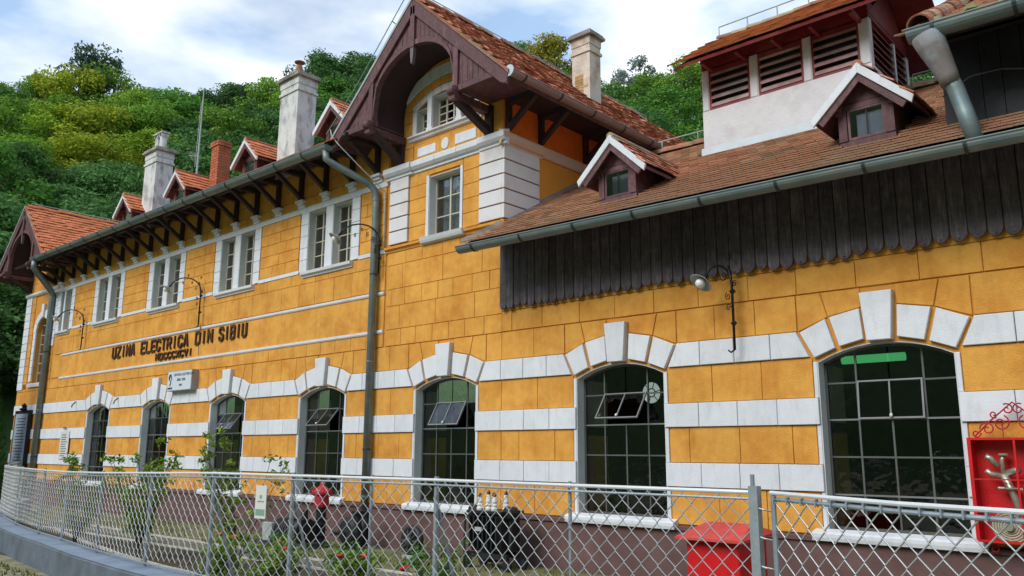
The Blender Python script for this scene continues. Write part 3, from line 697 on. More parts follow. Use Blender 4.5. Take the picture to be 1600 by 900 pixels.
# side brackets under the right eave
sb = MB(); sb.box(0,.09,-.045,.045,.03,.62); sbm = sb.mesh('bracket_post', DKW)
ss = MB(); ss.beam((.05,0,.06),(.66,0,.52),.085,.09,(0,1,0)); ssm = ss.mesh('strut', DKW)
s3 = MB(); s3.box(0,.84,-.055,.055,.50,.60); s3m = s3.mesh('beam', DKW)
for y in (10.06, 10.95, 12.3, 13.6):
    b_ = P_(ob('eave_bracket', sbm, None, (XG1+.012, y, 7.2)), main); ob('strut', ssm, b_); ob('beam', s3m, b_)

# ---- gable front dressings ---------------------------------------------
COR = [(0,6.93),(.05,6.95),(.05,6.99),(.09,7.01),(.13,7.06),(.13,7.15),(.10,7.18),(0,7.22)]
for (a, b) in [(XG0-.04, -11.55), (-11.55, -10.9), (-10.9,-10.3), (-10.3,-9.75), (-9.75, XG1+.13)]:
    ex = .03 if a < -12 or b > -9.3 else 0
    moulding('cornice_stone', a+.003, b-.003, [(d+(ex if d else 0), z) for d, z in COR], WHI, main)
SAL = mat('salmon_cornice', (.66, .46, .36), .75, var=.06, bump=.3)
sidemould('cornice_stone', 9.87, 10.98, [(d, z) for d, z in COR], SAL, main)
for k in range(6): sidemould('cornice_stone', 10.985+k*1.2, 10.98+(k+1)*1.2, [(0,6.98),(.05,6.99),(.07,7.02),(.07,7.19),(0,7.22)], SAL, main)
LC = [(0,5.475),(.03,5.48),(.04,5.52),(.08,5.54),(.085,5.585),(0,5.60)]
moulding('lower_cornice', XG0-.02, XG1+.08, LC, YEL, main); sidemould('lower_cornice', 9.92, 10.6, LC, YEL, main)
for k in range(5):
    z0 = 5.62 + k*.268
    rect_block('quoin', wall_g, XG0+.08, z0+.012, .54, .244, WPK, .055, .006)
    rect_block('quoin', wall_g, -9.77, z0+.012, .55, .244, WPK, .055, .006)
    rect_block('quoin', wall_g, 9.95, z0+.012, .95, .244, WPK, .055, .006, side=True, base=XG1+.0)
    row(wall_g, -11.66, -11.16, z0, z0+.268, .6, jit=0); row(wall_g, -10.20, -9.79, z0, z0+.268, .6, jit=0)
qb = mat('quoin_joint_brown', (.22,.07,.035), .8)
mb = MB(); mb.box(XG0+.085,-11.685,YF-.035,YF,5.63,6.95); bp('quoin_backing', mb, qb, main); mb = MB(); mb.box(-9.765,XG1+.035,YF-.035,YF,5.63,6.95); mb.box(XG1+.011,XG1+.035,YF+.001,10.89,5.63,6.95); bp('quoin_backing', mb, qb, main)
row(wall_g, -11.16, -10.20, 6.83, 6.93, 1.2, jit=0)
mb = MB(); mb.box(-11.17,-11.10,YF-.04,YF+.15,5.60,6.82); mb.box(-10.26,-10.20,YF-.04,YF,5.60,6.82); bp('window_casing', mb, WHI, main)
moulding('window_sill', -11.24, -10.12, [(0,5.47),(.10,5.50),(.12,5.54),(.14,5.60),(0,5.62)], WHI, main)
# tympanum: pilaster blocks, arch rings, panels
for k in range(5):
    z0 = 7.24+k*.262; row(wall_t, -11.97, -11.60, z0, z0+.262, .6, jit=0)
def ring(r0, r1, a0, a1, n_, m, d, name):
    for i in range(n_):
        t0 = a0+(a1-a0)*i/n_; t1 = a0+(a1-a0)*(i+1)/n_; g_ = .0035
        pin = [(GX+r0*math.sin(t0+(t1-t0)*j/4+ (g_/r0 if j == 0 else -g_/r0 if j == 4 else 0)), 6.74+r0*math.cos(t0+(t1-t0)*j/4)) for j in range(5)]
        pout = [(GX+r1*math.sin(t0+(t1-t0)*j/4+ (g_/r1 if j == 0 else -g_/r1 if j == 4 else 0)), 6.74+r1*math.cos(t0+(t1-t0)*j/4)) for j in range(5)]
        poly_block(name, wall_t, pin + pout[::-1], m, d, .008)
A = math.asin(1.0/2.0)
ring(2.0, 2.24, -A*1.08, A*1.08, 9, WHI, .05, 'arch_stone')
ring(1.84, 1.99, -A*1.12, A*1.12, 9, YEL, .04, 'arch_band_block')
ring(1.70, 1.83, -A*1.02, A*1.02, 9, WPK, .03, 'arch_band_block')
ring(2.25, 2.36, -A*1.05, A*1.05, 6, YEL, .03, 'arch_band_block')
mb = MB(); mb.box(GX-.90, GX-.80, YF-.03, YF+.15, 7.72, 8.22); mb.box(GX+.80, GX+.9, YF-.03, YF, 7.72, 8.22); bp('window_casing', mb, WPK, main)
for x in (-.46, .34): 
    mb = MB(); mb.box(GX+x, GX+x+.12, YF-.05, YF, 7.78, 8.42); mb.box(GX+x-.025, GX+x+.145, YF-.055, YF, 7.72, 7.78); bp('mullion', mb, WHI, main)
moulding('window_sill', GX-.98, GX+1.0, [(0,7.60),(.05,7.62),(.06,7.66),(.10,7.68),(.10,7.71),(0,7.73)], WPK, main)
poly_block('raised_panel', wall_t, [(-11.46,7.26),(-10.95,7.26),(-10.95,7.44),(-11.46,7.44)], WHI, .035, .008)
poly_block('raised_panel', wall_t, [(-10.43,7.26),(-9.88,7.26),(-9.88,7.46),(-10.43,7.46)], WHI, .035, .008)
poly_block('raised_oval', wall_t, [(-10.70+.10*math.cos(t*math.pi/8), 7.36+.115*math.sin(t*math.pi/8)) for t in range(16)], WHI, .035, .008)
mb = MB(); mb.box(-11.56,-10.85,YF-.018,YF,7.22,7.50); mb.box(-10.53,-9.78,YF-.018,YF,7.22,7.52); mb.box(-10.845,-10.535,YF-.014,YF,7.22,7.54); bp('panel_field', mb, YEL, main)
mb = MB(); mb.box(XG1-.55,XG1,YF-.02,YF,7.22,7.86); bp('corner_pilaster', mb, YEL, main)

# ---- left wing dressings -------------------------------------------------
for k in range(12):
    z0 = 3.72+k*.272
    rect_block('quoin', wall_m2, XL+.0, z0, .5, .262, WHI, .05, .01)
    if k > 4 and k < 12: rect_block('quoin', wall_m2, -29.95, z0, .5, .262, WHI, .045, .01)
    for a, b in ((-31.88,-31.55),(-29.95+.0,-29.48)):
        if k > 4 and a > -30: continue
        row(wall_m2, a, b, z0-.003, z0+.269, 1, jit=0, name='frieze_block')
moulding('cornice_stone', XL-.06, -29.4, [(0,6.98),(.05,7.0),(.09,7.05),(.09,7.12),(0,7.15)], WPK, main)
for k in range(7):
    for s_ in (-1, 1):
        rect_block('surround_block', wall_m2, (-31.15-.22 if s_ < 0 else -30.1), 3.98+k*.245, .22, .238, WHI, .05, .008)
xc = -30.625
for i in range(7):
    a0 = math.pi*(i/7); a1 = math.pi*((i+1)/7)
    if i == 3: continue
    f_ = lambda r_, a, e: (xc - r_*math.cos(a), 5.68 + e*math.sin(a))
    pts = [f_(.54, a0+.02, .48), f_(.54, a1-.02, .48), f_(.80, a1-.02, .74), f_(.80, a0+.02, .74)]
    poly_block('arch_stone', wall_m2, pts, WHI, .05, .008)
poly_block('keystone', wall_m2, [(xc-.09,6.15),(xc+.09,6.15),(xc+.12,6.62),(xc-.12,6.62)], WHI, .09, .01)
moulding('window_sill', -31.3, -29.95, [(0,3.74),(.08,3.78),(.10,3.88),(0,3.92)], WHI, main)
row(wall_m2, -31.9, -29.3, 7.15, 7.45, .9, name='frieze_block'); row(wall_m2, -31.9, -29.3, 7.45, 7.75, .9, name='frieze_block', off=.4)
mb = MB(); mb.box(XL+.01, XL+.3, YF+.32, 17, 0, 7.8); mb.box(XL+.01, XL+.02, YF+.01, 10.32, 0, 7.8); bp('end_wall', mb, YEL, main)
mb = MB(); 
mb.prism([(-31.9,7.9),(-29.4,7.9),(-31.02+1.2,8.9),(-31.02,9.2),(-31.02-.85,8.9)], YF, 10.3); bp('gable_wall', mb, YEL, main)

# ---- plinth ---------------------------------------------------------------
for (a, b, par) in ((XL-.02, XG1, main), (XG1+.002, XR, annex)):
    mb = MB(); mb.box(a, b, YF-.07, YF, 0, .68); n_ = 4
    mb.add([(x, YF-d, z) for x in (a, b) for d, z in ((.07,.681),(.10,.69),(.10,.735),(.0,.755))], [(0,1,5,4),(1,2,6,5),(2,3,7,6),(0,3,2,1),(4,5,6,7)])
    bp('plinth', mb, PLI, par)
for c in WC:
    bb = bld(c)[1]; moulding('window_sill', c-.92, c+.92, [(0,.70),(.14,.70),(.15,.74),(.15,.78),(.12,.80),(0,.83)], WHI, bb)

# ---- lower windows --------------------------------------------------------
YG = 10.17
ncol = 4; rows_z = [SILL+.03, 1.22, 1.66, 2.10, 2.54, CRN]
pane_cache = {}
def pane(parent, x0, x1, z0, z1, y, m=GLS, jit=.006, poly=None):
    if poly: me = MB().add([(p[0], y, p[1]) for p in poly], [tuple(range(len(poly)))]).mesh('pane', m); o = ob('pane', me, None); o.parent = parent; return o
    w_, h_ = round(x1-x0, 3), round(z1-z0, 3); k = (w_, h_, m.name)
    if k not in pane_cache: pane_cache[k] = MB().add([(0,0,0),(w_,0,0),(w_,0,h_),(0,0,h_)], [(0,1,2,3)]).mesh('pane', m)
    o = ob('pane', pane_cache[k], parent, (x0, y, z0), (random.uniform(-jit, jit), 0, random.uniform(-jit, jit))); return o
def lower_window(c, vent, idx):
    bb = bld(c)[1]
    # reveal lining
    a = arc(c, HW, SPR, CRN, 10); mb = MB()
    mb.box(c-HW, c-HW+.012, YF-.02, YG+.02, SILL, SPR); mb.box(c+HW-.012, c+HW, YF-.02, 10.30, SILL, SPR)
    for p, q in zip(a, a[1:]): mb.add([(p[0],YF-.0,p[1]-.012),(q[0],YF-.0,q[1]-.012),(q[0],10.30,q[1]-.012),(p[0],10.30,p[1]-.012),(p[0],YF-.0,p[1]+.002),(q[0],YF,q[1]+.002)], [(0,1,2,3),(0,4,5,1)])
    bp('window_reveal', mb, GRY, bb)
    # frame and bars
    mb = MB(); X0, X1 = c-HW+.012, c+HW-.012
    mb.box(X0, X0+.03, YG-.02, YG+.02, SILL+.02, SPR-.01); mb.box(X1-.03, X1, YG-.02, YG+.02, SILL+.02, SPR-.01); mb.box(X0+.03, X1-.03, YG-.02, YG+.02, SILL+.02, SILL+.05)
    for p, q in zip(a, a[1:]): mb.prism([(p[0], p[1]-.045), (q[0], q[1]-.045), (q[0], q[1]-.012), (p[0], p[1]-.012)], YG-.02, YG+.02)
    fr = bp('window', mb, MUN, bb)
    cols = [X0 + (X1-X0)*k/ncol for k in range(ncol+1)]
    ztop = lambda x: max(q[1] for q in [min(a, key=lambda t: abs(t[0]-x))]) - .03
    top_c = vent
    for k in (1, 2, 3):
        z1 = ztop(cols[k])
        segs = [(SILL+.05, z1)]
        if vent and k == 2: segs = [(SILL+.05, rows_z[3])] if True else segs
        for (s0, s1) in segs: part('glazing_bar', MB().box(cols[k]-.011, cols[k]+.011, YG-.014, YG+.014, s0, s1), MUN, fr)
    for r_ in (1, 2, 3, 4):
        part('glazing_bar', MB().box(X0+.03, X1-.03, YG-.017, YG+.017, rows_z[r_]-.010, rows_z[r_]+.010), VNT if r_ in (1,3) else MUN, fr)
    for r_ in range(5):
        for k in range(4):
            z0, z1 = rows_z[r_]+.01, rows_z[r_+1]-.01
            if vent and r_ == 3 and k in (1, 2): continue
            if r_ == 4:
                xs_ = [cols[k] + (cols[k+1]-cols[k])*t/3 for t in range(4)]
                rise = CRN-SPR; r0 = (HW*HW+rise*rise)/(2*rise); zc = CRN-r0
                pane(fr, 0, 0, 0, 0, YG, poly=[(cols[k]+.01, z0), (cols[k+1]-.01, z0)] + [(min(max(x_, cols[k]+.01), cols[k+1]-.01), zc+math.sqrt(r0*r0-(x_-c)**2)-.03) for x_ in reversed(xs_)])
            else: pane(fr, cols[k]+.01, cols[k+1]-.01, z0, z1, YG)
    if vent:
        v = ob('vent', MB().box(0, .02, -.012, .012, -.42, 0).box(cols[3]-cols[1]-.04, cols[3]-cols[1]-.02, -.012, .012, -.42, 0).box(.0, cols[3]-cols[1]-.02, -.012, .012, -.44, -.42).box(.0, cols[3]-cols[1]-.02, -.012, .012, 0, .018).box((cols[3]-cols[1])/2-.018, (cols[3]-cols[1])/2, -.010, .010, -.42, 0).mesh('vent', VNT), fr, (cols[1]+.01, YG-.025, rows_z[4]), (-vent, 0, 0))
        pane(v, 0, 0, 0, 0, 0, poly=[(.02,-.42),((cols[3]-cols[1])/2-.018,-.42),((cols[3]-cols[1])/2-.018,0),(.02,0)])
        pane(v, 0, 0, 0, 0, 0, poly=[((cols[3]-cols[1])/2,-.42),(cols[3]-cols[1]-.04,-.42),(cols[3]-cols[1]-.04,0),((cols[3]-cols[1])/2,0)])
        part('vent_latch', MB().lathe([(.015,-.02),(.02,0),(.01,.02)], ((cols[3]-cols[1])/2, -.03, -.40), 8), POR, v)
    # inner splayed reveal, painted in two colours
    mb = MB(); mb.box(c-HW-.02, c-HW+.016, 10.195, 10.75, SILL, 1.95); bp('inner_reveal', mb, ROY, bb)
    mb = MB(); mb.box(c-HW-.02, c-HW+.016, 10.195, 10.75, 2.08, 2.78); bp('inner_reveal', mb, ROC, bb)
    mb = MB(); mb.box(c-HW-.02, c-HW+.016, 10.195, 10.75, 1.952, 2.078); bp('inner_reveal', mb, BLK, bb)
    return fr
for i, (c, v) in enumerate(zip(WC, [.07, .62, .5, .7, .65, 0, 0])): lower_window(c, v, i)
# halls behind the lower windows
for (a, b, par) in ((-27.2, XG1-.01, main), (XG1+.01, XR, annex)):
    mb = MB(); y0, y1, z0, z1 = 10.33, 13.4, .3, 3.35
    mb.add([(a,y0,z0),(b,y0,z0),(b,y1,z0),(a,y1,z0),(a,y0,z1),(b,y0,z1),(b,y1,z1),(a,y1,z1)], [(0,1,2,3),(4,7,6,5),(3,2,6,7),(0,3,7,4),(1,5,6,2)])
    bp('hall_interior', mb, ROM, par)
for (a, b, y, z) in ((-4.1,-3.3,11.2,2.93),(-10.25,-9.8,10.8,2.98)):
    mb = MB(); mb.tube([(a,y,z),(b,y,z)], .055, 10); o = part('hall_lamp', mb, GTU); tag(o, 'green glowing strip lamp under the ceiling behind the rightmost arched window' if a > -5 else 'green glowing strip lamp behind the third arched window from the right', 'lamp')
mb = MB(); mb.tube([(-14.2,10.9,2.78),(-13.8,10.9,2.78)], .09, 12); o = part('hall_lamp', mb, emit('warm_tube', (.75,.7,.25), .7)); tag(o, 'pale yellow lamp just behind the top of the arched window left of the tall downpipe', 'lamp')
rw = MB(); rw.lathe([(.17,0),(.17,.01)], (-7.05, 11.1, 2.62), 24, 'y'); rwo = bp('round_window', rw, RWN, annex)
mb = MB()
for k in range(6):
    an = k*math.pi/3+.2; mb.tube([(-7.05+.065*math.cos(an),11.09,2.62+.065*math.sin(an)),(-7.05+.17*math.cos(an),11.09,2.62+.17*math.sin(an))], .007, 5)
for r_ in (.065, .172): mb.tube([(-7.05+r_*math.cos(t*math.pi/10),11.09,2.62+r_*math.sin(t*math.pi/10)) for t in range(20)], .009, 5, closed=True)
part('lead_came', mb, BLK, rwo)

# ---- upper windows --------------------------------------------------------
def casement(par, x0, x1, z0, z1, nc, nr, curtain=0, y=10.15, m=CRM, reveal=True, gm=None, top=None):
    gm = gm or GLU
    if reveal:
        mb = MB(); mb.box(x0, x0+.01, YF-.02, y+.02, z0, z1); mb.box(x1-.01, x1, YF-.02, y+.02, z0, z1); mb.box(x0, x1, YF-.0, y+.02, z1-.012, z1-.001); bp('window_reveal', mb, GRY, par)
    t = .035; mb = MB(); mb.box(x0+.01, x0+.01+t, y-.02, y+.02, z0, z1-.012); mb.box(x1-.01-t, x1-.01, y-.02, y+.02, z0, z1-.012); mb.box(x0+.01+t, x1-.01-t, y-.02, y+.02, z0, z0+t); mb.box(x0+.01+t, x1-.01-t, y-.02, y+.02, z1-.012-t, z1-.012)
    fr = bp('window', mb, m, par)
    X0, X1, Z0, Z1 = x0+.01+t, x1-.01-t, z0+t, z1-.012-t
    for k in range(1, nc):
        x = X0+(X1-X0)*k/nc; part('glazing_bar', MB().box(x-.016, x+.016, y-.022, y+.016, Z0, Z1), m, fr)
    for k in range(1, nr):
        z = Z0+(Z1-Z0)*k/nr; part('glazing_bar', MB().box(X0, X1, y-.014, y+.012, z-.010, z+.010), m, fr)
    for i in range(nc):
        for k in range(nr): pane(fr, X0+(X1-X0)*i/nc+.01, X0+(X1-X0)*(i+1)/nc-.01, Z0+(Z1-Z0)*k/nr+.008, Z0+(Z1-Z0)*(k+1)/nr-.008, y, gm, .015)
    if curtain:
        cm = MB(); n_ = 14; wdt = (X1-X0)*curtain
        vs = []
        for i in range(n_+1):
            x = X1 - wdt*i/n_; vs += [(x, y+.07+.02*math.sin(i*1.9), Z0), (x, y+.07+.02*math.sin(i*1.9), Z1)]
        cm.add(vs, [(2*i, 2*i+1, 2*i+3, 2*i+2) for i in range(n_)]); part('curtain', cm, CUR, fr)
    return fr
cvals = [.5, .5, .35, .3, .5, .3, .5, .3, .3, .3]
j = 0
for (a, b, z0, z1, _) in up_ops:
    casement(main, a, b, z0, z1, 2, 4, cvals[j % 10]); j += 1
casement(main, GW[0], GW[1], GW[2], GW[3], 2, 3, .9)
for (a, b), nc in zip(lights, (1, 3, 1)):
    zt = SEG(1.70, max(abs(a), abs(b)))
    casement(main, GX+a, GX+b, 7.73, zt+.0, nc, 3 if nc == 1 else 4, .5 if nc == 3 else 0, m=CRM)
    mb = MB(); xs_ = [a+(b-a)*t/6 for t in range(7)]; mb.prism([(GX+a, zt-.02), (GX+b, zt-.02)] + [(GX+x_, SEG(1.695, x_)) for x_ in reversed(xs_)], 10.14, 10.16); o = bp('arch_head_glass', mb, GLU, main)
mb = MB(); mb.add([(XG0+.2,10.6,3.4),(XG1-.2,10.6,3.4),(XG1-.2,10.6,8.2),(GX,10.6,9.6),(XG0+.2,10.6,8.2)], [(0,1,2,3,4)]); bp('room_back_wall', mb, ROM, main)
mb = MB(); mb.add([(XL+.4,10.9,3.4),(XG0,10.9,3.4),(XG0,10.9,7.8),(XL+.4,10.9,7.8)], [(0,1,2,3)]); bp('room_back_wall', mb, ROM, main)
casement(main, -31.15, -30.1, 3.92, 5.95, 3, 6, 0, reveal=False)

# ---- dormers --------------------------------------------------------------
def dormer(par, xc, yf, zb, slope, tm, wx=.30):
    # front at yf, base z at zb, apex 1.0 above
    AP = zb+.98; ov = .16
    D = bp('dormer', MB().box(xc-.33, xc+.33, yf, yf+.03, zb, zb+.10).box(xc-.33, xc-.23, yf-.015, yf+.03, zb+.10, zb+.50).box(xc+.22, xc+.33, yf-.015, yf+.03, zb+.10, zb+.50).box(xc-.33,xc+.33,yf-.01,yf+.03,zb+.50,zb+.57)
        .prism([(xc-.38,zb+.58),(xc+.38,zb+.58),(xc,zb+.90)], yf, yf+.03), MAR, par)
    for s_ in (-1, 1):   # cheeks
        xx = xc+s_*.315; zlen = .62/slope
        part('cheek', MB().add([(xx-.012,yf+.03,zb),(xx-.012,yf+.03,zb+.60),(xx-.012,yf+.03+zlen,zb+.62),(xx+.012,yf+.03,zb),(xx+.012,yf+.03,zb+.60),(xx+.012,yf+.03+zlen,zb+.62)], [(0,1,2),(3,5,4),(0,3,4,1),(1,4,5,2),(2,5,3,0)]), MAR, D)
        part('bracket', MB().box(xx-.05, xx+.05, yf-.08, yf+.0, zb+.50, zb+.585).box(xx-.035, xx+.035, yf-.05, yf-.016, zb+.44, zb+.50), MAR, D)
        # roof slope
        e = .58; dz = .57; yb = yf + .98/slope + .15; fy = yf-ov
        a = [(xc, fy, AP), (xc+s_*e, fy, AP-dz), (xc+s_*e, yf+(AP-dz-zb)/slope+.1, AP-dz), (xc, yb, AP)]
        sb_ = MB(); vs = a + [(p[0], p[1], p[2]-.05) for p in a]; sb_.add(vs, [(0,1,2,3),(7,6,5,4),(0,4,5,1),(1,5,6,2),(2,6,7,3),(3,7,4,0)]); part('roof_slope', sb_, MAR, D)
        Lr = math.hypot(e, dz)
        if s_ > 0: Tt = tiles((xc+e+.02, yb, AP-dz), (0,-1,0), (-e,0,dz), int((yb-fy)/.15)+1, 6, .15, .15, lambda u, v: 0 < u < yb-fy+.02 and v < Lr-.02 and (yb-u) < yf+(AP-dz+v*dz/Lr-zb)/slope+.12, lift=.025)
        else: Tt = tiles((xc-e+.02, fy+.05, AP-dz-.01), (0,1,0), (e,0,dz), int((yb-fy)/.15)+1, 6, .15, .15, lambda u, v: .0 < u and v < Lr-.06 and fy+u < yf+(AP-dz+v*dz/Lr-zb)/slope+.12, lift=.012, th=.012)
        out_, tmv, FS, (O, U, V, Nn) = Tt; mb = MB()
        for (u, v, n_, tw_) in out_: mb.add([O+U*(u+p.x)+V*(v+p.y)+Nn*(p.z+n_) for p in tmv], FS)
        me = bpy.data.meshes.new('tile_field'); me.from_pydata(mb.v, [], mb.f); me.materials.append(tm); o = ob('tile_field', me, D); o['kind'] = 'stuff'
        # barge board
        pts = [(xc, AP+.03), (xc+s_*(e+.03), AP-dz-.0), (xc+s_*(e+.0), AP-dz-.09), (xc, AP-.105)]
        part('barge_board', MB().prism(pts if s_ < 0 else pts[::-1], fy-.03, fy, .004), WHI, D)
        pts = [(xc, AP-.11), (xc+s_*(e-.06), AP-dz-.05), (xc+s_*(e-.11), AP-dz-.11), (xc, AP-.21)]
        part('inner_barge_board', MB().prism(pts if s_ < 0 else pts[::-1], fy-.005, fy+.03), MAR, D)
    rm = MB(); rm.tube([(xc, fy-.02, AP+.01), (xc, yb, AP+.01)], .06, 8); part('ridge_roll', rm, RDG, D)
    part('window_frame', MB().box(xc-.22, xc-.19, yf-.005, yf+.03, zb+.10, zb+.50).box(xc+.19, xc+.22, yf-.005, yf+.03, zb+.10, zb+.50).box(xc-.19, xc+.19, yf-.005, yf+.03, zb+.10, zb+.13).box(xc-.19,xc+.19,yf-.005,yf+.03,zb+.47,zb+.50).box(xc-.006,xc+.006,yf+.02,yf+.03,zb+.13,zb+.47), MAR, D)
    part('pane', MB().add([(xc-.19,yf+.02,zb+.13),(xc+.19,yf+.02,zb+.13),(xc+.19,yf-.03,zb+.47),(xc-.19,yf-.03,zb+.47)], [(0,1,2,3)]), GLU, D)
    part('curtain', MB().add([(xc-.13,yf+.06,zb+.12),(xc+.19,yf+.06,zb+.12),(xc+.19,yf+.06,zb+.44),(xc-.13,yf+.06,zb+.44)], [(0,1,2,3)]), mat('grey_blind', (.30,.33,.42), .8), D)
    part('flashing', MB().add([(xc-.36,yf-.02,zb-.02),(xc-.28,yf-.06,zb-.01),(xc-.28,yf+.1,zb+.10),(xc-.40,yf+.14,zb+.09)], [(0,1,2,3)]).add([(xc+.33,yf-.04,zb+.0),(xc+.42,yf+.0,zb+.02),(xc+.42,yf+.25,zb+.16),(xc+.33,yf+.25,zb+.18)], [(0,1,2,3)]), ZNC, D)
    return D
for (xc, yf) in DORM_A: dormer(annex, xc, yf, zan(xc, yf), s_an, TIR)
for xc in (-13.80, -17.22, -20.72, -23.95): dormer(main, xc, 9.72, 8.10-.006*(xc+29), .53, TIO)

# ---- chimneys -------------------------------------------------------------
def chimney(par, x, y, w_, d, z0, z1, m, kind):
    c = bp('chimney', MB().box(x, x+w_, y, y+d, z0, z1-.32).box(x-.03, x+w_+.03, y-.03, y+d+.03, z1-.50, z1-.44), m, par)
    part('collar', MB().box(x-.015, x+w_+.015, y-.015, y+d+.015, z1-.32, z1-.14), m, c)
    part('cap', MB().box(x-.08, x+w_+.08, y-.08, y+d+.08, z1-.14, z1-.08).box(x-.05, x+w_+.05, y-.05, y+d+.05, z1-.08, z1-.03), mat('sooty_cap_concrete', (.33,.32,.30), .9, var=.3, col2=(.12,.11,.10), c2=(.45,.65), bump=.8), c)
    return c
c1 = chimney(main, -16.44, 9.95, .74, .50, 7.9, 10.46, CHM, 'white')
part('flue_pot', MB().lathe([(.09,10.46),(.075,10.74),(.07,10.76)], (-16.1,10.2,0), 10).lathe([(.05,10.76),(.05,10.84)], (-16.1,10.2,0), 8).lathe([(.12,10.84),(.13,10.86),(.05,10.90)], (-16.1,10.2,0), 12), RDG, c1)
c2 = chimney(main, -23.62, 9.95, .74, .50, 7.9, 10.42, CHM, 'white')
for dx in (.2, .5):
    part('flue_pot', MB().lathe([(.10,10.42),(.10,10.80)], (-23.62+dx,10.2,0), 10).box(-23.62+dx-.1,-23.62+dx-.06,10.1,10.3,10.8,10.9).box(-23.62+dx+.06,-23.62+dx+.1,10.1,10.3,10.8,10.9).box(-23.62+dx-.13,-23.62+dx+.13,10.07,10.33,10.9,10.94), CHM, c2)
# brick chimney: every brick of the visible faces
x0, y0, z0, z1 = -20.42, 10.35, 8.0, 9.98
cb = bp('brick_chimney', MB().box(x0+.012, x0+.378, y0+.012, y0+.22+.12, z0, z1-.02), mat('mortar', (.33,.25,.2), .9), main)
bk = MB().box(0,.125,0,.06,0,.062).mesh('brick', BRK); bks = MB().box(0,.06,0,.125,0,.062).mesh('brick', BRK)
nr = int((z1-8.55)/.075)
for r_ in range(nr):
    z = 8.55+r_*.075; ex = -.03 if r_ >= nr-2 else 0
    for k in range(3): ob('brick', bk, cb, (x0+k*.132+ex*(1-k*.6)+(.0 if r_ % 2 else .004), y0+ex+random.uniform(-.003,.003), z))
    for k in range(3): ob('brick', bks, cb, (x0+.33-ex+random.uniform(-.003,.003), y0+.001+k*.118, z))
c4 = chimney(main, -9.88, 12.82, .46, .38, 8.6, 10.40, CHP, 'cream')
bm_ = MB()
for r_ in range(7):
    wdt = .24 - abs(r_-2)*.03
    for k in range(3):
        if k*.11 < wdt: bm_.box(-9.80+k*.11, -9.80+k*.11+.1, 12.812, 12.825, 9.02+r_*.06, 9.02+r_*.06+.05)
part('exposed_brick', bm_, SBK, c4)
part('flashing', MB().add([(-9.96,12.78,8.98),(-9.36,12.78,8.52),(-9.36,13.3,8.60),(-9.36,12.78,8.64),(-9.96,12.78,9.14),(-9.36,13.3,8.7)], [(0,1,3,4),(1,2,5,3)]), ZNC, c4)
# antenna
an = thing('antenna_mast', 'thin whitish antenna mast rising behind the roof beside the red brick chimney', 'antenna', (-22.3, 10.9, 8.6))
part('mast', MB().tube([(0,0,0),(.0,0,1.6),(.02,0,3.75)], [.035,.028,.014], 8), LGR, an); part('whip', MB().tube([(-.16,0,1.3),(-.07,0,3.3)], .010, 6), LGR, an)
mb = MB(); mb.tube([(-.55,0,1.75),(0,0,1.6)], .012, 6)
for k in range(5): mb.tube([(-.55+.11*k,-.1,1.75-.03*k+.12),(-.55+.11*k,.1,1.75-.03*k-.12)], .008, 5)
part('aerial', mb, LGR, an)

# ---- louvred tower --------------------------------------------------------
tw = bp('louvred_tower', MB().box(-6.50,-3.67,12.11,14.0,5.8,7.46), TWR, annex)
tw_in = MB().box(-6.40,-3.80,12.30,13.9,7.46,8.30); part('dark_core', tw_in, ROM, tw); part('head_beam', MB().box(-6.5,-3.67,12.12,14.0,8.24,8.52), RED, tw)
for (a, b) in ((-6.50,-6.37),(-5.62,-5.47),(-4.71,-4.57),(-3.83,-3.67)): part('pillar', MB().prism([(a,7.461),(b,7.461),(b,8.219),(a,8.219)], 12.105, 12.25, .02), TWR, tw)
for (a, b) in ((13.25,13.33),(13.88,14.0)): part('pillar', MB().box(-3.81,-3.665,a,b,7.461,8.219), TWR, tw)
for (a, b) in ((-6.37,-5.62),(-5.47,-4.71),(-4.57,-3.83)):
    f_ = part('louvre', MB().box(a,a+.035,12.13,12.20,7.47,8.21).box(b-.035,b,12.13,12.20,7.47,8.21).box(a+.035,b-.035,12.13,12.20,7.47,7.51).box(a+.035,b-.035,12.13,12.20,8.12,8.21), RED, tw)
    for k in range(5):
        z = 7.555+k*.138; ob('slat', MB().add([(a+.035,12.12,z-.035),(b-.035,12.12,z-.035),(b-.035,12.22,z+.045),(a+.035,12.22,z+.045),(a+.035,12.12,z+.012),(b-.035,12.12,z+.012),(b-.035,12.20,z+.072),(a+.035,12.20,z+.072)],[(0,1,2,3),(4,7,6,5),(0,4,5,1),(2,6,7,3),(1,5,6,2),(0,3,7,4)]).mesh('slat', SLA)).parent = None
        o = C.objects[-1]; P_(o, f_) 
for (a, b) in ((12.27,13.25),(13.33,13.88)):
    for k in range(6):
        z = 7.54+k*.12; part('slat', MB().add([(-3.67,a,z-.03),(-3.67,b,z-.03),(-3.76,b,z+.05),(-3.76,a,z+.05),(-3.67,a,z-.01),(-3.67,b,z-.01),(-3.76,b,z+.07),(-3.76,a,z+.07)],[(0,1,2,3),(4,7,6,5),(0,4,5,1),(2,6,7,3),(1,5,6,2),(0,3,7,4)]), RED, tw)
part('flashing', MB().add([(-6.54,12.07,6.60),(-3.63,12.07,6.55),(-3.63,12.09,6.78),(-6.54,12.09,6.80)], [(0,1,2,3)]).add([(-6.54,12.07,6.60),(-3.63,12.07,6.55),(-3.63,11.9,6.52),(-6.54,11.9,6.57)], [(0,1,2,3)]), mat('pale_flashing', (.48,.54,.58), .6, .2, var=.1), tw)
TE, TRZ, TY0, TYR, TY1 = 8.17, 9.20, 11.55, 13.05, 14.55
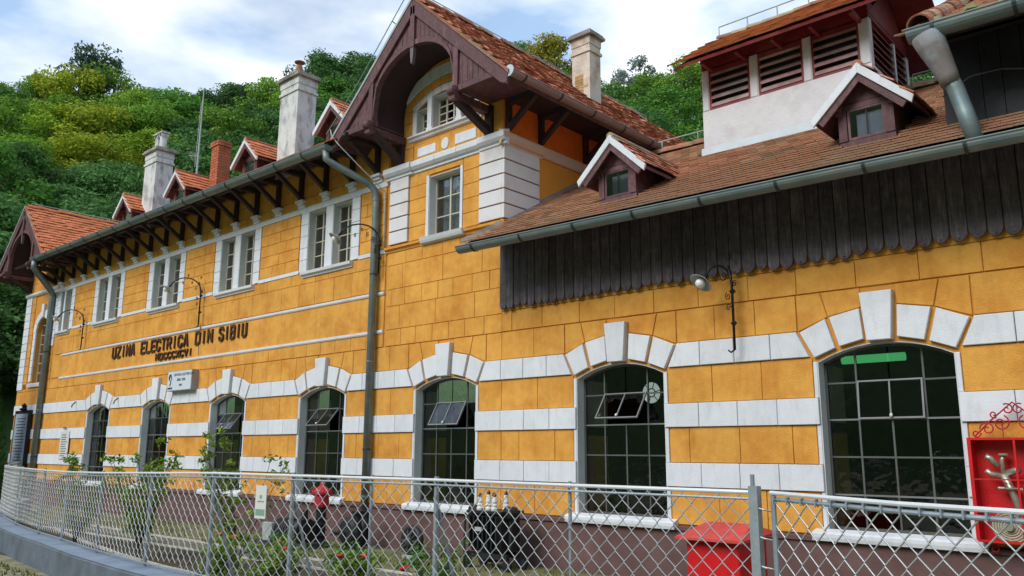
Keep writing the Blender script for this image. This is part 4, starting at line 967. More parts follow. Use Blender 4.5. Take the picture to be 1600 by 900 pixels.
tr = part('tower_roof', MB().add([(-6.62,TY0,TE),(-3.15,TY0,TE),(-3.15,TYR,TRZ),(-6.62,TYR,TRZ),(-6.62,TY1,TE),(-3.15,TY1,TE),
   (-6.62,TY0+.02,TE-.045),(-3.15,TY0+.02,TE-.045),(-3.15,TYR,TRZ-.12),(-6.62,TYR,TRZ-.12),(-6.62,TY1-.02,TE-.045),(-3.15,TY1-.02,TE-.045)],
   [(0,1,2,3),(3,2,5,4),(6,9,8,7),(9,10,11,8),(0,6,7,1),(4,5,11,10),(1,7,8,2),(2,8,11,5),(0,3,9,6),(3,4,10,9)]), RED, tw)
Tt = tiles((-6.64,TY0-.02,TE+.01), (1,0,0), (0,TYR-TY0,TRZ-TE), 20, 11, .178, .165, lambda u, v: u < 3.42, lift=.03)
out_, tmv, FS, (O, U, V, Nn) = Tt; mb = MB()
for (u, v, n_, tw_) in out_: mb.add([O+U*(u+p.x)+V*(v+p.y)+Nn*(p.z+n_) for p in tmv], FS)
me = bpy.data.meshes.new('tile_field'); me.from_pydata(mb.v, [], mb.f); me.materials.append(mat('orange_brown_tile', (.40,.14,.05), .8, var=.2, island=.3, bump=.4)); o = ob('tile_field', me, tr); o['kind'] = 'stuff'
for s_ in (-1, 1):
    x_ = -3.16 if s_ > 0 else -6.64
    for (ya, za, yb, zb) in ((TYR,TRZ,TY0,TE),(TYR,TRZ,TY1,TE)): part('barge_board', MB().beam((x_, ya, za-.05), (x_, yb, zb-.05), .035, .16, (1,0,0)), RED, tr)
part('gable_boarding', MB().add([(-3.66,12.11,8.3),(-3.66,14.0,8.3),(-3.66,TYR,TRZ-.15)], [(0,1,2)]), RED, tr)
for k in range(5): part('rafter_end', MB().box(-6.3+k*.62,-6.25+k*.62,TY0+.16,12.1,TE-.03,TE+.06), RED, tr)
ridge((-6.62,TYR,TRZ+.02),(-3.3,TYR,TRZ+.02), tr, m=RDG, r=.07, ln=.32)
# rails along the ridges
def rail(par, a, b, h, n_, r=.012, m=LGR):
    a, b = Vector(a), Vector(b); mb = MB(); mb.tube([a, a+Vector((0,0,h)), b+Vector((0,0,h)), b], r, 6)
    for i in range(1, n_): p = a.lerp(b, i/n_); mb.tube([p, p+Vector((0,0,h))], r, 6)
    o = part('lightning_conductor', mb, m); P_(o, par) if par.parent is None else setattr(o, 'parent', par); return o
rail(annex, (-6.6,TYR,TRZ+.05), (-3.2,TYR,TRZ+.05), .24, 6)
rail(main, (GX,9.2,9.98), (GX,17,9.98), .16, 8, .010)
rail(annex, (-9.0,RY,zan(-9,RY)+.05), (-6.6,RY,zan(-6.6,RY)+.05), .25, 3)
rail(annex, (-3.5,RY,zan(-3.5,RY)+.05), (-2.1,RY,zan(-2.1,RY)+.05), .25, 2)
rail(main, (-31.02,9.3,10.0), (-31.02,16.5,10.0), .14, 6, .014)
mb = MB(); mb.tube([(-10.78,9.06,10.12),(-11.4,9.05,9.5),(-12.2,9.05,8.72),(-13.15,9.03,7.9)], .010, 6)
for t in (.2,.45,.75): mb.tube([(-10.78-2.3*t,9.06,10.1-2.2*t),(-10.78-2.3*t+.08,9.16,10.0-2.2*t)], .012, 5)
bp('conductor_cable', mb, CUP, main)
mb = MB(); mb.tube([(-13.0,9.02,7.95),(-12.95,9.02,7.8),(-12.8,9.1,7.6),(-12.55,9.5,7.15),(-12.36,9.93,6.75),(-12.36,9.95,5.6)], .012, 6); bp('cable', mb, LGR, main)

# ---- upper wing at the right ---------------------------------------------
mb = MB(); mb.box(-2.22, XR, 9.78, 14, 5.2, 6.55); NVY = mat('navy_black_boards', (.012,.014,.020), .6, var=.3, bump=.4, objvar=.2); bp('boarded_wall', mb, NVY, wing)
for k in range(14): bp('wall_board', MB().box(-2.02+k*.2+.004, -2.02+(k+1)*.2-.004, 9.755, 9.778, 5.3, 6.5), NVY, wing)
slab('roof', [(-2.25,9.02,6.16),(XR,9.02,6.06),(XR,13.5,8.6),(-2.25,13.5,8.7)], .12, DKW, wing)
mb = MB(); mb.add([(-2.2,9.05,6.0),(XR,9.05,5.92),(XR,9.8,6.3),(-2.2,9.8,6.3)], [(0,3,2,1)]); bp('soffit', mb, NVY, wing)
Tw = tiles((-2.28,9.0,6.17), (1,0,-.0154), (0,1,s_an), 24, 20, .18, .165, lambda u, v: True, over=1.35, lift=.03, jit=1.8)
ro = slab('roof_covering', [(-2.25,9.05,6.185),(XR,9.05,6.085),(XR,13.5,8.62),(-2.25,13.5,8.72)], .01, DKW, wing)
tile_joined('tile_field', Tw, TIL, ro)
ridge((-2.22,9.03,6.24),(-2.22,13.4,8.72), ro, r=.10, ln=.40)
for k in range(6): part('mortar_lump', MB().lathe([(.02,-.02),(.09,.0),(.07,.05),(.02,.07)], (-2.1+k*.31+random.uniform(-.08,.08), 9.12+random.uniform(0,.2), 6.27+.1*random.random()), 7), MOR, None).parent = None; 
for o in [x_ for x_ in C.objects if x_.name.startswith('mortar_lump')]: P_(o, ro)
gw_ = gutter('gutter', [(-2.31,8.93,6.14),(XR,8.93,6.03)], .115, ZNC, wing, strap=.75)
pipe('downpipe', [(-2.0,9.02,5.62),(-1.94,9.06,5.45),(-1.87,9.05,5.15),(-1.79,9.0,4.80)], .086, ZNC, wing)
bp('gutter_hopper', MB().tube([(-2.13,8.95,6.07),(-2.09,8.97,5.92),(-1.99,9.03,5.60),(-1.975,9.04,5.50)], [.165,.145,.102,.098], 14), mat('weathered_hopper_zinc', (.20,.175,.165), .75, .1, var=.15, col2=(.27,.32,.36), c2=(.45,.6)), wing, smooth=True)
mb = MB(); mb.tube([(-2.1,9.2,5.45),(-1.85,9.35,5.66),(-1.6,9.5,5.72),(-1.2,9.5,5.6),(-.7,9.5,5.45)], .008, 6); bp('cable', mb, DGR, wing)

# ------------------------------------------------------------------ lettering
def text_mesh(txt, size, m, extrude=.02, sx=1., bold=.0, spacing=1.):
    cu = bpy.data.curves.new('text', 'FONT'); cu.body = txt; cu.size = size; cu.extrude = extrude; cu.offset = bold; cu.space_character = spacing; cu.align_x = 'LEFT'
    o = bpy.data.objects.new('text', cu); C.objects.link(o); dg = bpy.context.evaluated_depsgraph_get(); me = bpy.data.meshes.new_from_object(o.evaluated_get(dg)); bpy.data.objects.remove(o)
    me.transform(Matrix.Diagonal((sx, 1, 1, 1)) @ Matrix.Identity(4)); me.materials.clear(); me.materials.append(m); return me
# condensed block letters drawn as strokes on a 4 x 10 grid
GL = {'U': [[(0,10),(0,1.5),(1,0),(3,0),(4,1.5),(4,10)]], 'Z': [[(0,10),(4,10),(0,0),(4,0)]], 'I': [[(2,0),(2,10)]], 'N': [[(0,0),(0,10),(4,0),(4,10)]],
      'A': [[(0,0),(1.6,10),(2.4,10),(4,0)],[(.7,3),(3.3,3)]], 'E': [[(4,10),(0,10),(0,0),(4,0)],[(0,5),(3,5)]], 'L': [[(0,10),(0,0),(4,0)]],
      'C': [[(4,7.5),(3.4,9.4),(2,10),(.6,9.4),(0,7.5),(0,2.5),(.6,.6),(2,0),(3.4,.6),(4,2.5)]], 'T': [[(0,10),(4,10)],[(2,10),(2,0)]],
      'R': [[(0,0),(0,10),(3,10),(4,9),(4,6),(3,5),(0,5)],[(2,5),(4,0)]], 'D': [[(0,0),(0,10),(2.6,10),(4,8.4),(4,1.6),(2.6,0),(0,0)]],
      'S': [[(4,8),(3.2,10),(.8,10),(0,8.4),(0,6.6),(4,3.4),(4,1.6),(3.2,0),(.8,0),(0,2)]], 'B': [[(0,0),(0,10),(3,10),(4,9),(4,6.2),(3,5.2),(0,5.2)],[(3,5.2),(4,4.2),(4,1),(3,0),(0,0)]],
      'M': [[(0,0),(0,10),(2,3.5),(4,10),(4,0)]], 'X': [[(0,0),(4,10)],[(4,0),(0,10)]], 'V': [[(0,10),(2,0),(4,10)]]}
def letters(root, txt, x0, x1, z0, h, wid, slot):
    n_ = len(txt); step = (x1-x0)/n_
    for i, ch in enumerate(txt):
        mb = MB(); w_ = step*.66 if ch != 'I' else step*.3; ox = x0+step*i+(step-w_)/2
        for st in GL[ch]:
            q = [(ox + (p[0]-(0 if ch != 'I' else 2)+(0 if ch != 'I' else .0))*w_/4 + (w_/2 if ch == 'I' else 0), z0 + p[1]*h/10) for p in st]
            for k_, (a, b) in enumerate(zip(q, q[1:])):
                d = Vector((b[0]-a[0], b[1]-a[1])); d.normalize(); e = wid*.32
                a2 = (a[0]-d.x*e, a[1]-d.y*e); b2 = (b[0]+d.x*e, b[1]+d.y*e)
                mb.beam((a2[0], YF-.055-.0012*k_, a2[1]), (b2[0], YF-.055-.0012*k_, b2[1]), wid, .055, (0,1,0)) if False else mb.add([(p_[0]+s_*(-d.y)*wid/2, yy, p_[1]+s_*d.x*wid/2) for yy in (YF-.055-.0012*k_, YF-.02) for p_, s_ in ((a2,-1),(b2,-1),(b2,1),(a2,1))], [(0,1,2,3),(7,6,5,4),(0,4,5,1),(1,5,6,2),(2,6,7,3),(3,7,4,0)])
        o = part('letter', mb, LET, None); P_(o, root)
ns = thing('name_lettering', 'raised rusty metal lettering UZINA ELECTRICA DIN SIBIU with MDCCCXCVI below, on the yellow band', 'lettering', (-21, YF, 4.3))
letters(ns, 'UZINA', -24.66, -23.13, 4.32, .29, .058, 0)
letters(ns, 'ELECTRICA', -22.80, -20.05, 4.32, .29, .058, 0)
letters(ns, 'DIN', -19.74, -18.82, 4.32, .29, .058, 0)
letters(ns, 'SIBIU', -18.56, -17.25, 4.32, .29, .058, 0)
letters(ns, 'MDCCCXCVI', -21.86, -19.80, 4.055, .17, .034, 0)

# plaque
pq = thing('wall_plaque', 'white box sign with blue logo and small print mounted above the white band', 'sign', (-20.05, 9.90, 3.42))
part('case', MB().box(-.63,.63,-.10,.10,-.25,.25), mat('plaque_case', (.33,.32,.35), .5), pq); part('sign_face', MB().box(-.61,.61,-.108,-.101,-.235,.235), SGN, pq)
def txt(par, s, x, y, z, size, sx=1.2, m=INK, rot=(math.pi/2,0,0)):
    o = ob('print', text_mesh(s, size, m, .0008, sx, .002), par, (x, y, z), rot); return o
txt(pq, 'CENTRALA ELECTRICA DIN', -.30, -.110, .12, .085, 1.0); txt(pq, 'SIBIU 1896', -.12, -.110, -.01, .09, 1.1); txt(pq, '1896', 0, -.110, -.14, .08, 1.0)
mb = MB(); mb.tube([(-.47+.07*math.cos(t), -.112, .06+.11*math.sin(t)) for t in [k*.5-.4 for k in range(8)]], .012, 5); mb.tube([(-.46,-.112,.16),(-.52,-.112,.04),(-.42,-.112,-.02),(-.47,-.112,-.12)], .014, 5); mb.box(-.58,-.34,-.114,-.109,-.20,-.16); part('logo', mb, INK, pq)
# dark framed notice board
nb_ = thing('notice_board', 'tall notice board in black iron frame with grey text panel at far left', 'sign', (-31.2, 9.88, 1.05))
part('frame', MB().box(-.70,-.58,-.03,.06,-.1,1.95).box(.56,.70,-.03,.06,-.1,1.95).box(-.58,.56,-.03,.06,1.84,1.95).box(-.58,.56,-.03,.06,-.1,.04).lathe([(.10,1.95),(.14,2.0),(.05,2.06),(.09,2.12),(.02,2.2)], (0,0,0), 10), BLK, nb_)
part('text_panel', MB().box(-.58,.56,-.04,.05,.04,1.84), mat('slate_blue_panel', (.36,.43,.52), .4), nb_)
for k in range(17): 
    wd_ = random.uniform(.25,.46); part('text_line', MB().box(-wd_,wd_,-.044,-.0405,1.66-k*.098,1.69-k*.098), INK, nb_)
nw = thing('wall_notice', 'narrow white paper notice with lines of text between left downpipe and first arched window', 'sign', (-27.45, 9.93, 1.42))
part('sheet', MB().box(-.34,.34,-.01,.0,0,.84), PAP, nw)
for k in range(10): part('text_line', MB().box(-.24,random.uniform(.1,.26),-.0135,-.0105,.72-k*.07,.742-k*.07), INK, nw)
txt(nw, '1896', -.2, -.02, .90, .12, 1.2)

# ------------------------------------------------------------------ wall lamps
def spiral(cx, cz, r, t0, turns, y=0, n=18):
    return [(cx + r*(1-k/n*.85)*math.cos(t0+turns*2*math.pi*k/n), y, cz + r*(1-k/n*.85)*math.sin(t0+turns*2*math.pi*k/n)) for k in range(n+1)]
def wall_lamp(loc, label, h=1.0, reach=1.0):
    # local: bracket on the wall at (0,0,0..h); the arm swings out towards -y and to the left
    r0 = thing('wall_lamp', label, 'lamp', loc, 0, 'wrought iron wall lamps along the facade')
    dx, dy = -.42*reach, -.30*reach
    part('stem', MB().tube([(0,-.06,-.25),(0,-.06,h*.62),(dx*.10,-.10,h*.86)], .018, 8).tube([(0,0,h*.52),(0,-.08,h*.52)], .016, 6).tube([(0,0,h*.10),(0,-.08,h*.10)], .016, 6).tube([(0,-.06,-.25),(-.05,-.07,-.28),(-.09,-.06,-.25)], .012, 6), BLK, r0, smooth=True)
    arm = [(dx*(1-math.cos(t))*.75 , -.06+dy*(1-math.cos(t))*.9, h*.62+.36*(.45+.55*reach)*math.sin(t)) for t in [k*math.pi/10*.85 for k in range(11)]]
    part('arm', MB().tube(arm, .016, 8), BLK, r0, smooth=True)
    e = Vector(arm[-1])
    for (cx, cz, rr, t0, tn) in ((-.05,h*.30,.05,0,1.3),(-.05,h*.45,.055,2,1.3),(.05,h*.62,.045,1,1.4),(-.10,h*.72,.07,3,1.4),(-.20,h*.86,.05,1,1.3),(.0,h*.99,.05,4,1.4),(-.30,h*1.05,.045,2,1.2),(-.42,h*.86,.045,1,1.3)):
        part('scroll', MB().tube([(p[0]*(.5+.5*reach), -.08+cx*.6, p[2]) for p in spiral(cx, cz, rr, t0, tn)], .007, 5), BLK, r0)
    for z_ in (.10,.52): part('boss', MB().lathe([(.02,-.03),(.045,0),(.02,.03)], (0,-.05,h*z_), 8), BLK, r0)
    ax = Vector((-.30,-.62,-.80)).normalized(); q = Vector((0,0,-1)).rotation_difference(ax).to_euler()
    o = part('lamp_holder', MB().tube([(0,0,.02),(0,0,-.09)], .028, 8), BLK, r0, e, q)
    o = part('shade', MB().lathe([(.03,-.05),(.06,-.08),(.13,-.12),(.158,-.14),(.152,-.143),(.12,-.118),(.05,-.085)], (0,0,0), 20), LMP, r0, e, q, smooth=True)
    o = part('bulb', MB().lathe([(.03,-.08),(.055,-.11),(.068,-.15),(.055,-.19),(.01,-.21)], (0,0,0), 14), BUL, r0, e, q, smooth=True)
    return r0
wall_lamp((-4.95, 9.86, 3.26), 'scrolled black iron wall lamp with grey shade hanging in front of the dark skirt boards', 1.0, .42)
wall_lamp((-12.40, 9.93, 5.34), 'black iron wall lamp beside the tall downpipe, in front of the nearest double window', .62)
wall_lamp((-19.45, 9.93, 5.0), 'black iron wall lamp above the word DIN, right of the middle double window', 1.0)
wall_lamp((-26.80, 9.93, 5.0), 'black iron wall lamp above the left end of the lettering, near the leftmost windows', 1.0)
mb = MB()
for (a, b) in (((-19.47,9.94,4.8),(-19.47,9.94,4.02)),): mb.tube([a, b], .008, 5)
bp('cable', mb, DGR, main)
for (x_, lb) in ((-26.9, 'short dark iron hook on the white band right of the left downpipe'), (-23.9, 'short dark iron hook on the white band between the two leftmost arched windows')):
    tag(part('iron_hook', MB().tube([(0,0,.1),(.04,-.12,.0),(.10,-.16,-.08)], .016, 6), BLK, None, (x_, 9.95, 3.05)), lb, 'hook')

# ------------------------------------------------------------------ fire hose cabinet
fc = thing('hose_cabinet', 'bright red open fire hose cabinet with curled iron crest beside the rightmost arched window', 'cabinet', (-1.90, 9.94, .82))
W2, H2 = .42, 1.05
part('case', MB().box(-W2,W2,-.02,.0,0,H2).box(-W2,-W2+.02,-.20,-.02,0,H2).box(W2-.02,W2,-.20,-.02,0,H2).box(-W2+.02,W2-.02,-.20,-.02,0,.02).box(-W2+.02,W2-.02,-.20,-.02,H2-.02,H2), REDP, fc)
part('door_frame', MB().box(-W2-.01,-W2+.025,-.225,-.205,0,H2).box(W2-.025,W2+.01,-.225,-.205,0,H2).box(-W2+.025,W2-.025,-.225,-.205,0,.025).box(-W2+.025,W2-.025,-.225,-.205,H2-.025,H2).box(-.01,.01,-.222,-.208,.025,H2-.025).box(-W2+.025,-.01,-.220,-.210,.62,.634).box(.01,W2-.025,-.220,-.210,.62,.634).box(-W2+.025,-.01,-.220,-.210,.30,.31).box(.01,W2-.025,-.220,-.210,.30,.31), REDP, fc)
for s_ in (-1, 1):
    for (cx, cz, rr, t0, tn) in ((.36,H2+.045,.045,3,1.3),(.25,H2+.09,.075,0,1.4),(.12,H2+.15,.085,2,1.4),(.05,H2+.29,.06,1,1.3),(.18,H2+.24,.04,4,1.2),(.3,-.07,.05,1,1.3)):
        part('scroll', MB().tube([(s_*p[0], -.10, p[2]) for p in spiral(cx, cz, rr, t0, tn)], .008, 5), HYR, fc)
sc = MB(); sc.tube([(-.38,-.10,H2+.01),(-.22,-.10,H2+.17),(0,-.10,H2+.36),(.22,-.10,H2+.17),(.38,-.10,H2+.01)], .009, 5)
part('scroll_crest', sc, HYR, fc)
nz = thing('hose_nozzle', 'tarnished branching hydrant nozzle hanging inside the red cabinet', 'nozzle', (-2.02, 9.82, 1.20))
nzm = MB(); nzm.tube([(.14,0,-.25),(.05,-.01,.10),(-.02,-.02,.30)], [.05,.035,.04], 10).tube([(0,-.01,.30),(.10,-.03,.34),(.13,-.05,.34)], .035, 8).tube([(-.02,-.02,.28),(-.13,-.04,.30),(-.17,-.05,.34)], .03, 8).tube([(-.06,-.03,.38),(-.12,-.05,.46),(-.16,-.06,.48)], .03, 8).tube([(-.02,-.02,.28),(-.02,-.02,.44),(0,-.02,.50)], .022, 8)
part('nozzle_body', nzm, BRS, nz, smooth=True); part('collar', MB().lathe([(.05,.14),(.085,.155),(.05,.17)], (.03,-.01,0), 14).tube([(-.08,-.02,.16),(.14,-.02,.15)], .015, 6), BRS, nz); part('valve_wheel', MB().lathe([(.05,.49),(.05,.51)], (0,-.02,0), 12), BRS, nz)
hc = thing('hose_coil', 'flat coiled canvas hose in the bottom of the red cabinet', 'hose', (-2.03, 9.84, .98))
part('hose', MB().tube([((.02+.145*k/90)*math.cos(k*.42), -.05, (.02+.145*k/90)*math.sin(k*.42)) for k in range(91)], .012, 6), HOS, hc, smooth=True)
part('coupling', MB().lathe([(.04,-.10),(.045,-.04),(.02,-.02)], (0,0,0), 10, 'y').tube([(.14,-.05,-.08),(.26,-.06,-.10)], .03, 8), BRS, hc)
tag(part('hose_coil', MB().tube([((.02+.12*k/80)*math.cos(k*.42), -.05, (.02+.12*k/80)*math.sin(k*.42)) for k in range(81)], .012, 6), HOS, None, (-1.68, 9.84, .98), smooth=True), 'smaller hose coil at the right in the bottom of the red cabinet', 'hose')

# ------------------------------------------------------------------ yard exhibits
rb = thing('red_sand_box', 'bright red metal cabinet with sloping faded lid behind the galvanised fence post', 'box', (-4.24, 8.0, 0))
part('body', MB().prism([(-.29,0),(.29,0),(.29,.86),(-.29,.86)], -.30, .30, .012), REDP, rb)
part('lid', MB().add([(-.36,-.40,.84),(.38,-.40,.84),(.38,.38,.88),(-.36,.38,.88),(-.36,-.40,.865),(.38,-.40,.865),(.28,.0,1.00),(-.20,.0,1.00),(.38,.38,.905),(-.36,.38,.905)],
     [(0,3,2,1),(0,1,5,4),(4,5,6,7),(1,2,8,5),(5,8,6),(7,6,8,9),(3,0,4,9),(4,7,9),(2,3,9,8)]), REDL, rb)
part('feet', MB().box(-.30,-.22,-.28,-.2,-.02,.01).box(.22,.30,-.28,-.2,-.02,.01), BLK, rb)
# hydrant
hy = thing('pump_hydrant', 'old cast iron pillar hydrant with red painted head on a black column', 'hydrant', (-12.95, 9.2, 0))
part('column', MB().lathe([(.20,0),(.20,.05),(.12,.09),(.09,.12),(.09,.62),(.11,.64),(.11,.68),(.09,.70)], (0,0,0), 16), BIR, hy, smooth=False)
part('head', MB().lathe([(.13,.70),(.14,.74),(.13,.90),(.17,.93),(.17,.97),(.12,1.02),(.05,1.08),(.04,1.13),(.01,1.15)], (0,0,0), 16).tube([(-.2,0,.96),(.2,0,.96)], .05, 10).lathe([(.075,-.02),(.075,.02)], (-.21,0,.96), 12, 'x').lathe([(.075,-.02),(.075,.02)], (.21,0,.96), 12, 'x'), HYR, hy)
for z_ in (.2,.3,.4,.5): part('pipe_ring', MB().lathe([(.10,z_-.015),(.125,z_),(.10,z_+.015)], (0,0,0), 14), BIR, hy)
part('side_outlet', MB().tube([(0,-.05,.45),(-.18,-.12,.45),(-.18,-.12,.1)], .035, 8), BIR, hy)
# pump set
pm = thing('pump_set', 'dark grey pump machine with pale box panel standing at the foot of the wall', 'pump', (-13.45, 8.85, 0))
part('base', MB().box(-.75,.75,-.22,.22,.0,.10), DGR, pm); part('motor', MB().lathe([(.03,-.42),(.16,-.40),(.19,-.36),(.19,.10),(.15,.16),(.04,.18)], (.1,0,.29), 18, 'x'), DGR, pm)
for k in range(7): part('cooling_fin', MB().lathe([(.21,-.008),(.21,.008)], (-.20+k*.07,0,.29), 18, 'x'), DGR, pm)
part('pump_casing', MB().lathe([(.05,-.10),(.22,-.08),(.24,0),(.22,.08),(.05,.10)], (.50,0,.30), 18, 'x').tube([(.5,0,.5),(.5,0,.66)], .06, 10), BIR, pm); part('terminal_box', MB().prism([(-.42,.10),(-.18,.10),(-.12,.42),(-.46,.42)], -.26, -.18, .01), LGR, pm)
# second machine by the downpipe
p2 = thing('cast_iron_pump', 'black cast iron pump body with flange beside the foot of the tall downpipe', 'pump', (-12.25, 9.35, 0))
part('casing', MB().lathe([(.04,-.14),(.20,-.12),(.26,-.05),(.26,.05),(.20,.12),(.04,.14)], (0,0,.30), 20, 'y').box(-.25,.25,-.12,.12,0,.08), BIR, p2, smooth=False)
part('outlet', MB().tube([(.18,0,.38),(.20,0,.66)], .07, 12).lathe([(.12,.62),(.12,.67)], (.20,0,0), 14), BIR, p2); part('shaft', MB().tube([(0,-.14,.3),(0,-.42,.3)], .04, 10), DGR, p2)
# ring
dr = thing('cable_drum', 'black ribbed cast iron wheel standing on edge on the grass', 'wheel', (-10.55, 9.3, 0))
part('rim', MB().tube([(.20*math.cos(t*math.pi/14), 0, .27+.20*math.sin(t*math.pi/14)) for t in range(28)], .055, 10, closed=True), BIR, dr, smooth=True)
part('rim_plate', MB().lathe([(.17,-.05),(.17,.05)], (0,0,.27), 24, 'y'), BIR, dr)
part('hub', MB().lathe([(.03,-.12),(.07,-.10),(.07,.10),(.03,.12)], (0,0,.27), 14, 'y'), DGR, dr)
for k in range(10):
    a = k*math.pi/5; part('spoke', MB().tube([(.06*math.cos(a),-.06,.27+.06*math.sin(a)),(.18*math.cos(a),-.06,.27+.18*math.sin(a))], .016, 6), DGR, dr)
part('foot', MB().box(-.13,.13,-.1,.1,0,.05), LGR, dr)
# transformer with porcelain insulators
tf = thing('transformer', 'black oil transformer on wheels with cream porcelain insulators on its lid', 'transformer', (-8.75, 9.35, 0))
part('tank', MB().prism([(-.30,.26),(.30,.26),(.30,.80),(-.30,.80)], -.22, .22, .03), BIR, tf); part('lid', MB().box(-.35,.35,-.26,.26,.802,.84), BIR, tf)
for k in range(7): part('cooling_rib', MB().box(-.28+k*.09,-.255+k*.09,-.28,-.222,.30,.76), BIR, tf)
for s_ in (-1, 1): part('side_tank', MB().lathe([(.02,-.10),(.09,-.08),(.09,.08),(.02,.10)], (s_*.36,-.05,.82), 14, 'y').tube([(s_*.36,-.05,.74),(s_*.36,-.05,.3)], .03, 8), BIR, tf)
for k, (x_, y_, h_) in enumerate(((-.22,-.1,.19),(-.14,.12,.19),(-.06,-.08,.23),(.08,-.1,.20),(.24,-.02,.23))):
    i_ = part('insulator', MB().lathe([(.05,.84),(.055,.87),(.04,.89),(.05,.92),(.035,.94),(.045,.97),(.03,.84+h_)], (x_,y_,0), 12), POR, tf); part('terminal', MB().lathe([(.02,.84+h_),(.03,.86+h_),(.01,.90+h_)], (x_,y_,0), 8), BLK, i_)
part('nameplate', MB().box(-.14,.0,-.292,-.284,.55,.61), LGR, tf)
part('chassis', MB().box(-.42,.42,-.20,-.14,.16,.24).box(-.42,.42,.14,.20,.16,.24).box(-.05,.05,-.3,.3,.14,.16).box(-.08,.08,-.1,.1,.1,.26), BIR, tf)
for s_ in (-1, 1):
    for t_ in (-1, 1): part('wheel', MB().lathe([(.03,-.03),(.08,-.025),(.08,.025),(.03,.03)], (s_*.40,t_*.17,.08), 14, 'y'), BIR, tf)
part('steel_post', MB().tube([(-.36,-.28,.0),(-.36,-.28,.8)], .018, 6), BIR, tf)

# ------------------------------------------------------------------ fence and retaining wall
FP = [(-24.0,7.6),(-21.5,6.65),(-19.4,5.92),(-16.9,5.42),(-14.9,5.12),(-13.55,4.98),(-11.7,4.74),(-9.95,4.60),(-8.45,4.58),(-7.17,4.72),(-6.1,4.84),(-5.33,4.93),(-3.86,4.90),(-2.42,4.90)]
FZ1 = 1.45; FZ0 = .40
ftop = lambda x: 1.36 if x < -13 else 1.36 + (x+13)/4.5*.09 if x < -8.5 else 1.45
fen = thing('chain_link_fence', 'long galvanised chain-link fence with white top rail curving along the low blue wall', 'fence', (-12, 5, 0))
def vpt(p, z): return (p[0], p[1], z)
def chain(poly, zt, zb, pitch=.0675, r=.0040):
    """woven zigzag wires hung along the polyline"""
    mb = MB(); L_ = [0]
    for a, b in zip(poly, poly[1:]): L_.append(L_[-1] + math.dist(a, b))
    def pos(s):
        s = min(max(s, 0), L_[-1])
        for i in range(len(poly)-1):
            if s <= L_[i+1]: t = (s-L_[i])/(L_[i+1]-L_[i]); return (poly[i][0]*(1-t)+poly[i+1][0]*t, poly[i][1]*(1-t)+poly[i+1][1]*t)
        return poly[-1]
    n_ = int(L_[-1]/pitch*2) ; H = pitch*2.05
    for k in range(0, n_, 1):
        if k % 2: continue
        s0 = k*pitch/2; pts = []
        x, y = pos(s0); ztop = zt(x); nz_ = int((ztop-zb)/(H/2))
        for j in range(nz_+1):
            s = s0 + (pitch/2 if (j + k//2) % 2 else -pitch/2)*1.03
            x, y = pos(s + pitch/2 + math.sin(k*.31+j*.2)*.004); z = ztop - j*H/2 + math.sin(s*1.7)*.006
            pts.append(Vector((x, y + (.006 if (j + k//2) % 2 else -.006), z)))
        vs = []; fs = []
        for a, b in zip(pts, pts[1:]):
            d = (b-a).normalized(); u = Vector((0,1,0)); v = d.cross(u).normalized(); o = len(vs)
            vs += [p + q*r for p in (a, b) for q in (u, v, -u, -v)]; fs += [(o+i, o+(i+1) % 4, o+4+(i+1) % 4, o+4+i) for i in range(4)]
        mb.add(vs, fs)
    me = bpy.data.meshes.new('wire_mesh'); me.from_pydata(mb.v, [], mb.f); me.materials.append(GAL); me.polygons.foreach_set('use_smooth', [True]*len(me.polygons))
    return me
panels = [(0,3),(3,5),(5,7),(7,8),(8,9),(9,11),(11,13)]
for a, b in panels:
    pl = FP[a:b+1]; o = ob('wire_mesh', chain(pl, ftop, FZ0)); o['kind'] = 'stuff'; P_(o, fen)
mb = MB(); mb.tube([vpt(p, ftop(p[0])+.012) for p in FP], .013, 8); bp('top_rail', mb, WRL, fen)
mb = MB(); mb.tube([vpt(p, ftop(p[0])-.028) for p in FP], .009, 6); bp('tension_wire', mb, GPO, fen)
mb = MB(); mb.tube([vpt(p, FZ0+.01) for p in FP], .009, 6); bp('tension_wire', mb, GPO, fen)
for i, p in enumerate(FP[:-1]):
    r_ = .022 if i not in (10, 12) else .013
    bp('fence_post', MB().tube([(p[0],p[1]+.03,.30),(p[0],p[1]+.03,ftop(p[0])+.04)], r_, 8), GPO, fen)
    bp('post_brace', MB().tube([(p[0],p[1]+.03,ftop(p[0])-.15),(p[0]+.05,p[1]+.40,.05)], .016, 6), GPO, fen) if i in (8, 9, 11) else None
bp('fence_post', MB().box(-2.418,-2.360,4.87,4.93,0,ftop(-2.4)+.05), GPO, fen).__setitem__('label', 'square galvanised steel post')
bp('post_pin', MB().tube([(-2.40,4.9,ftop(-2.4)+.05),(-2.40,4.9,ftop(-2.4)+.12)], .014, 8), GPO, fen)
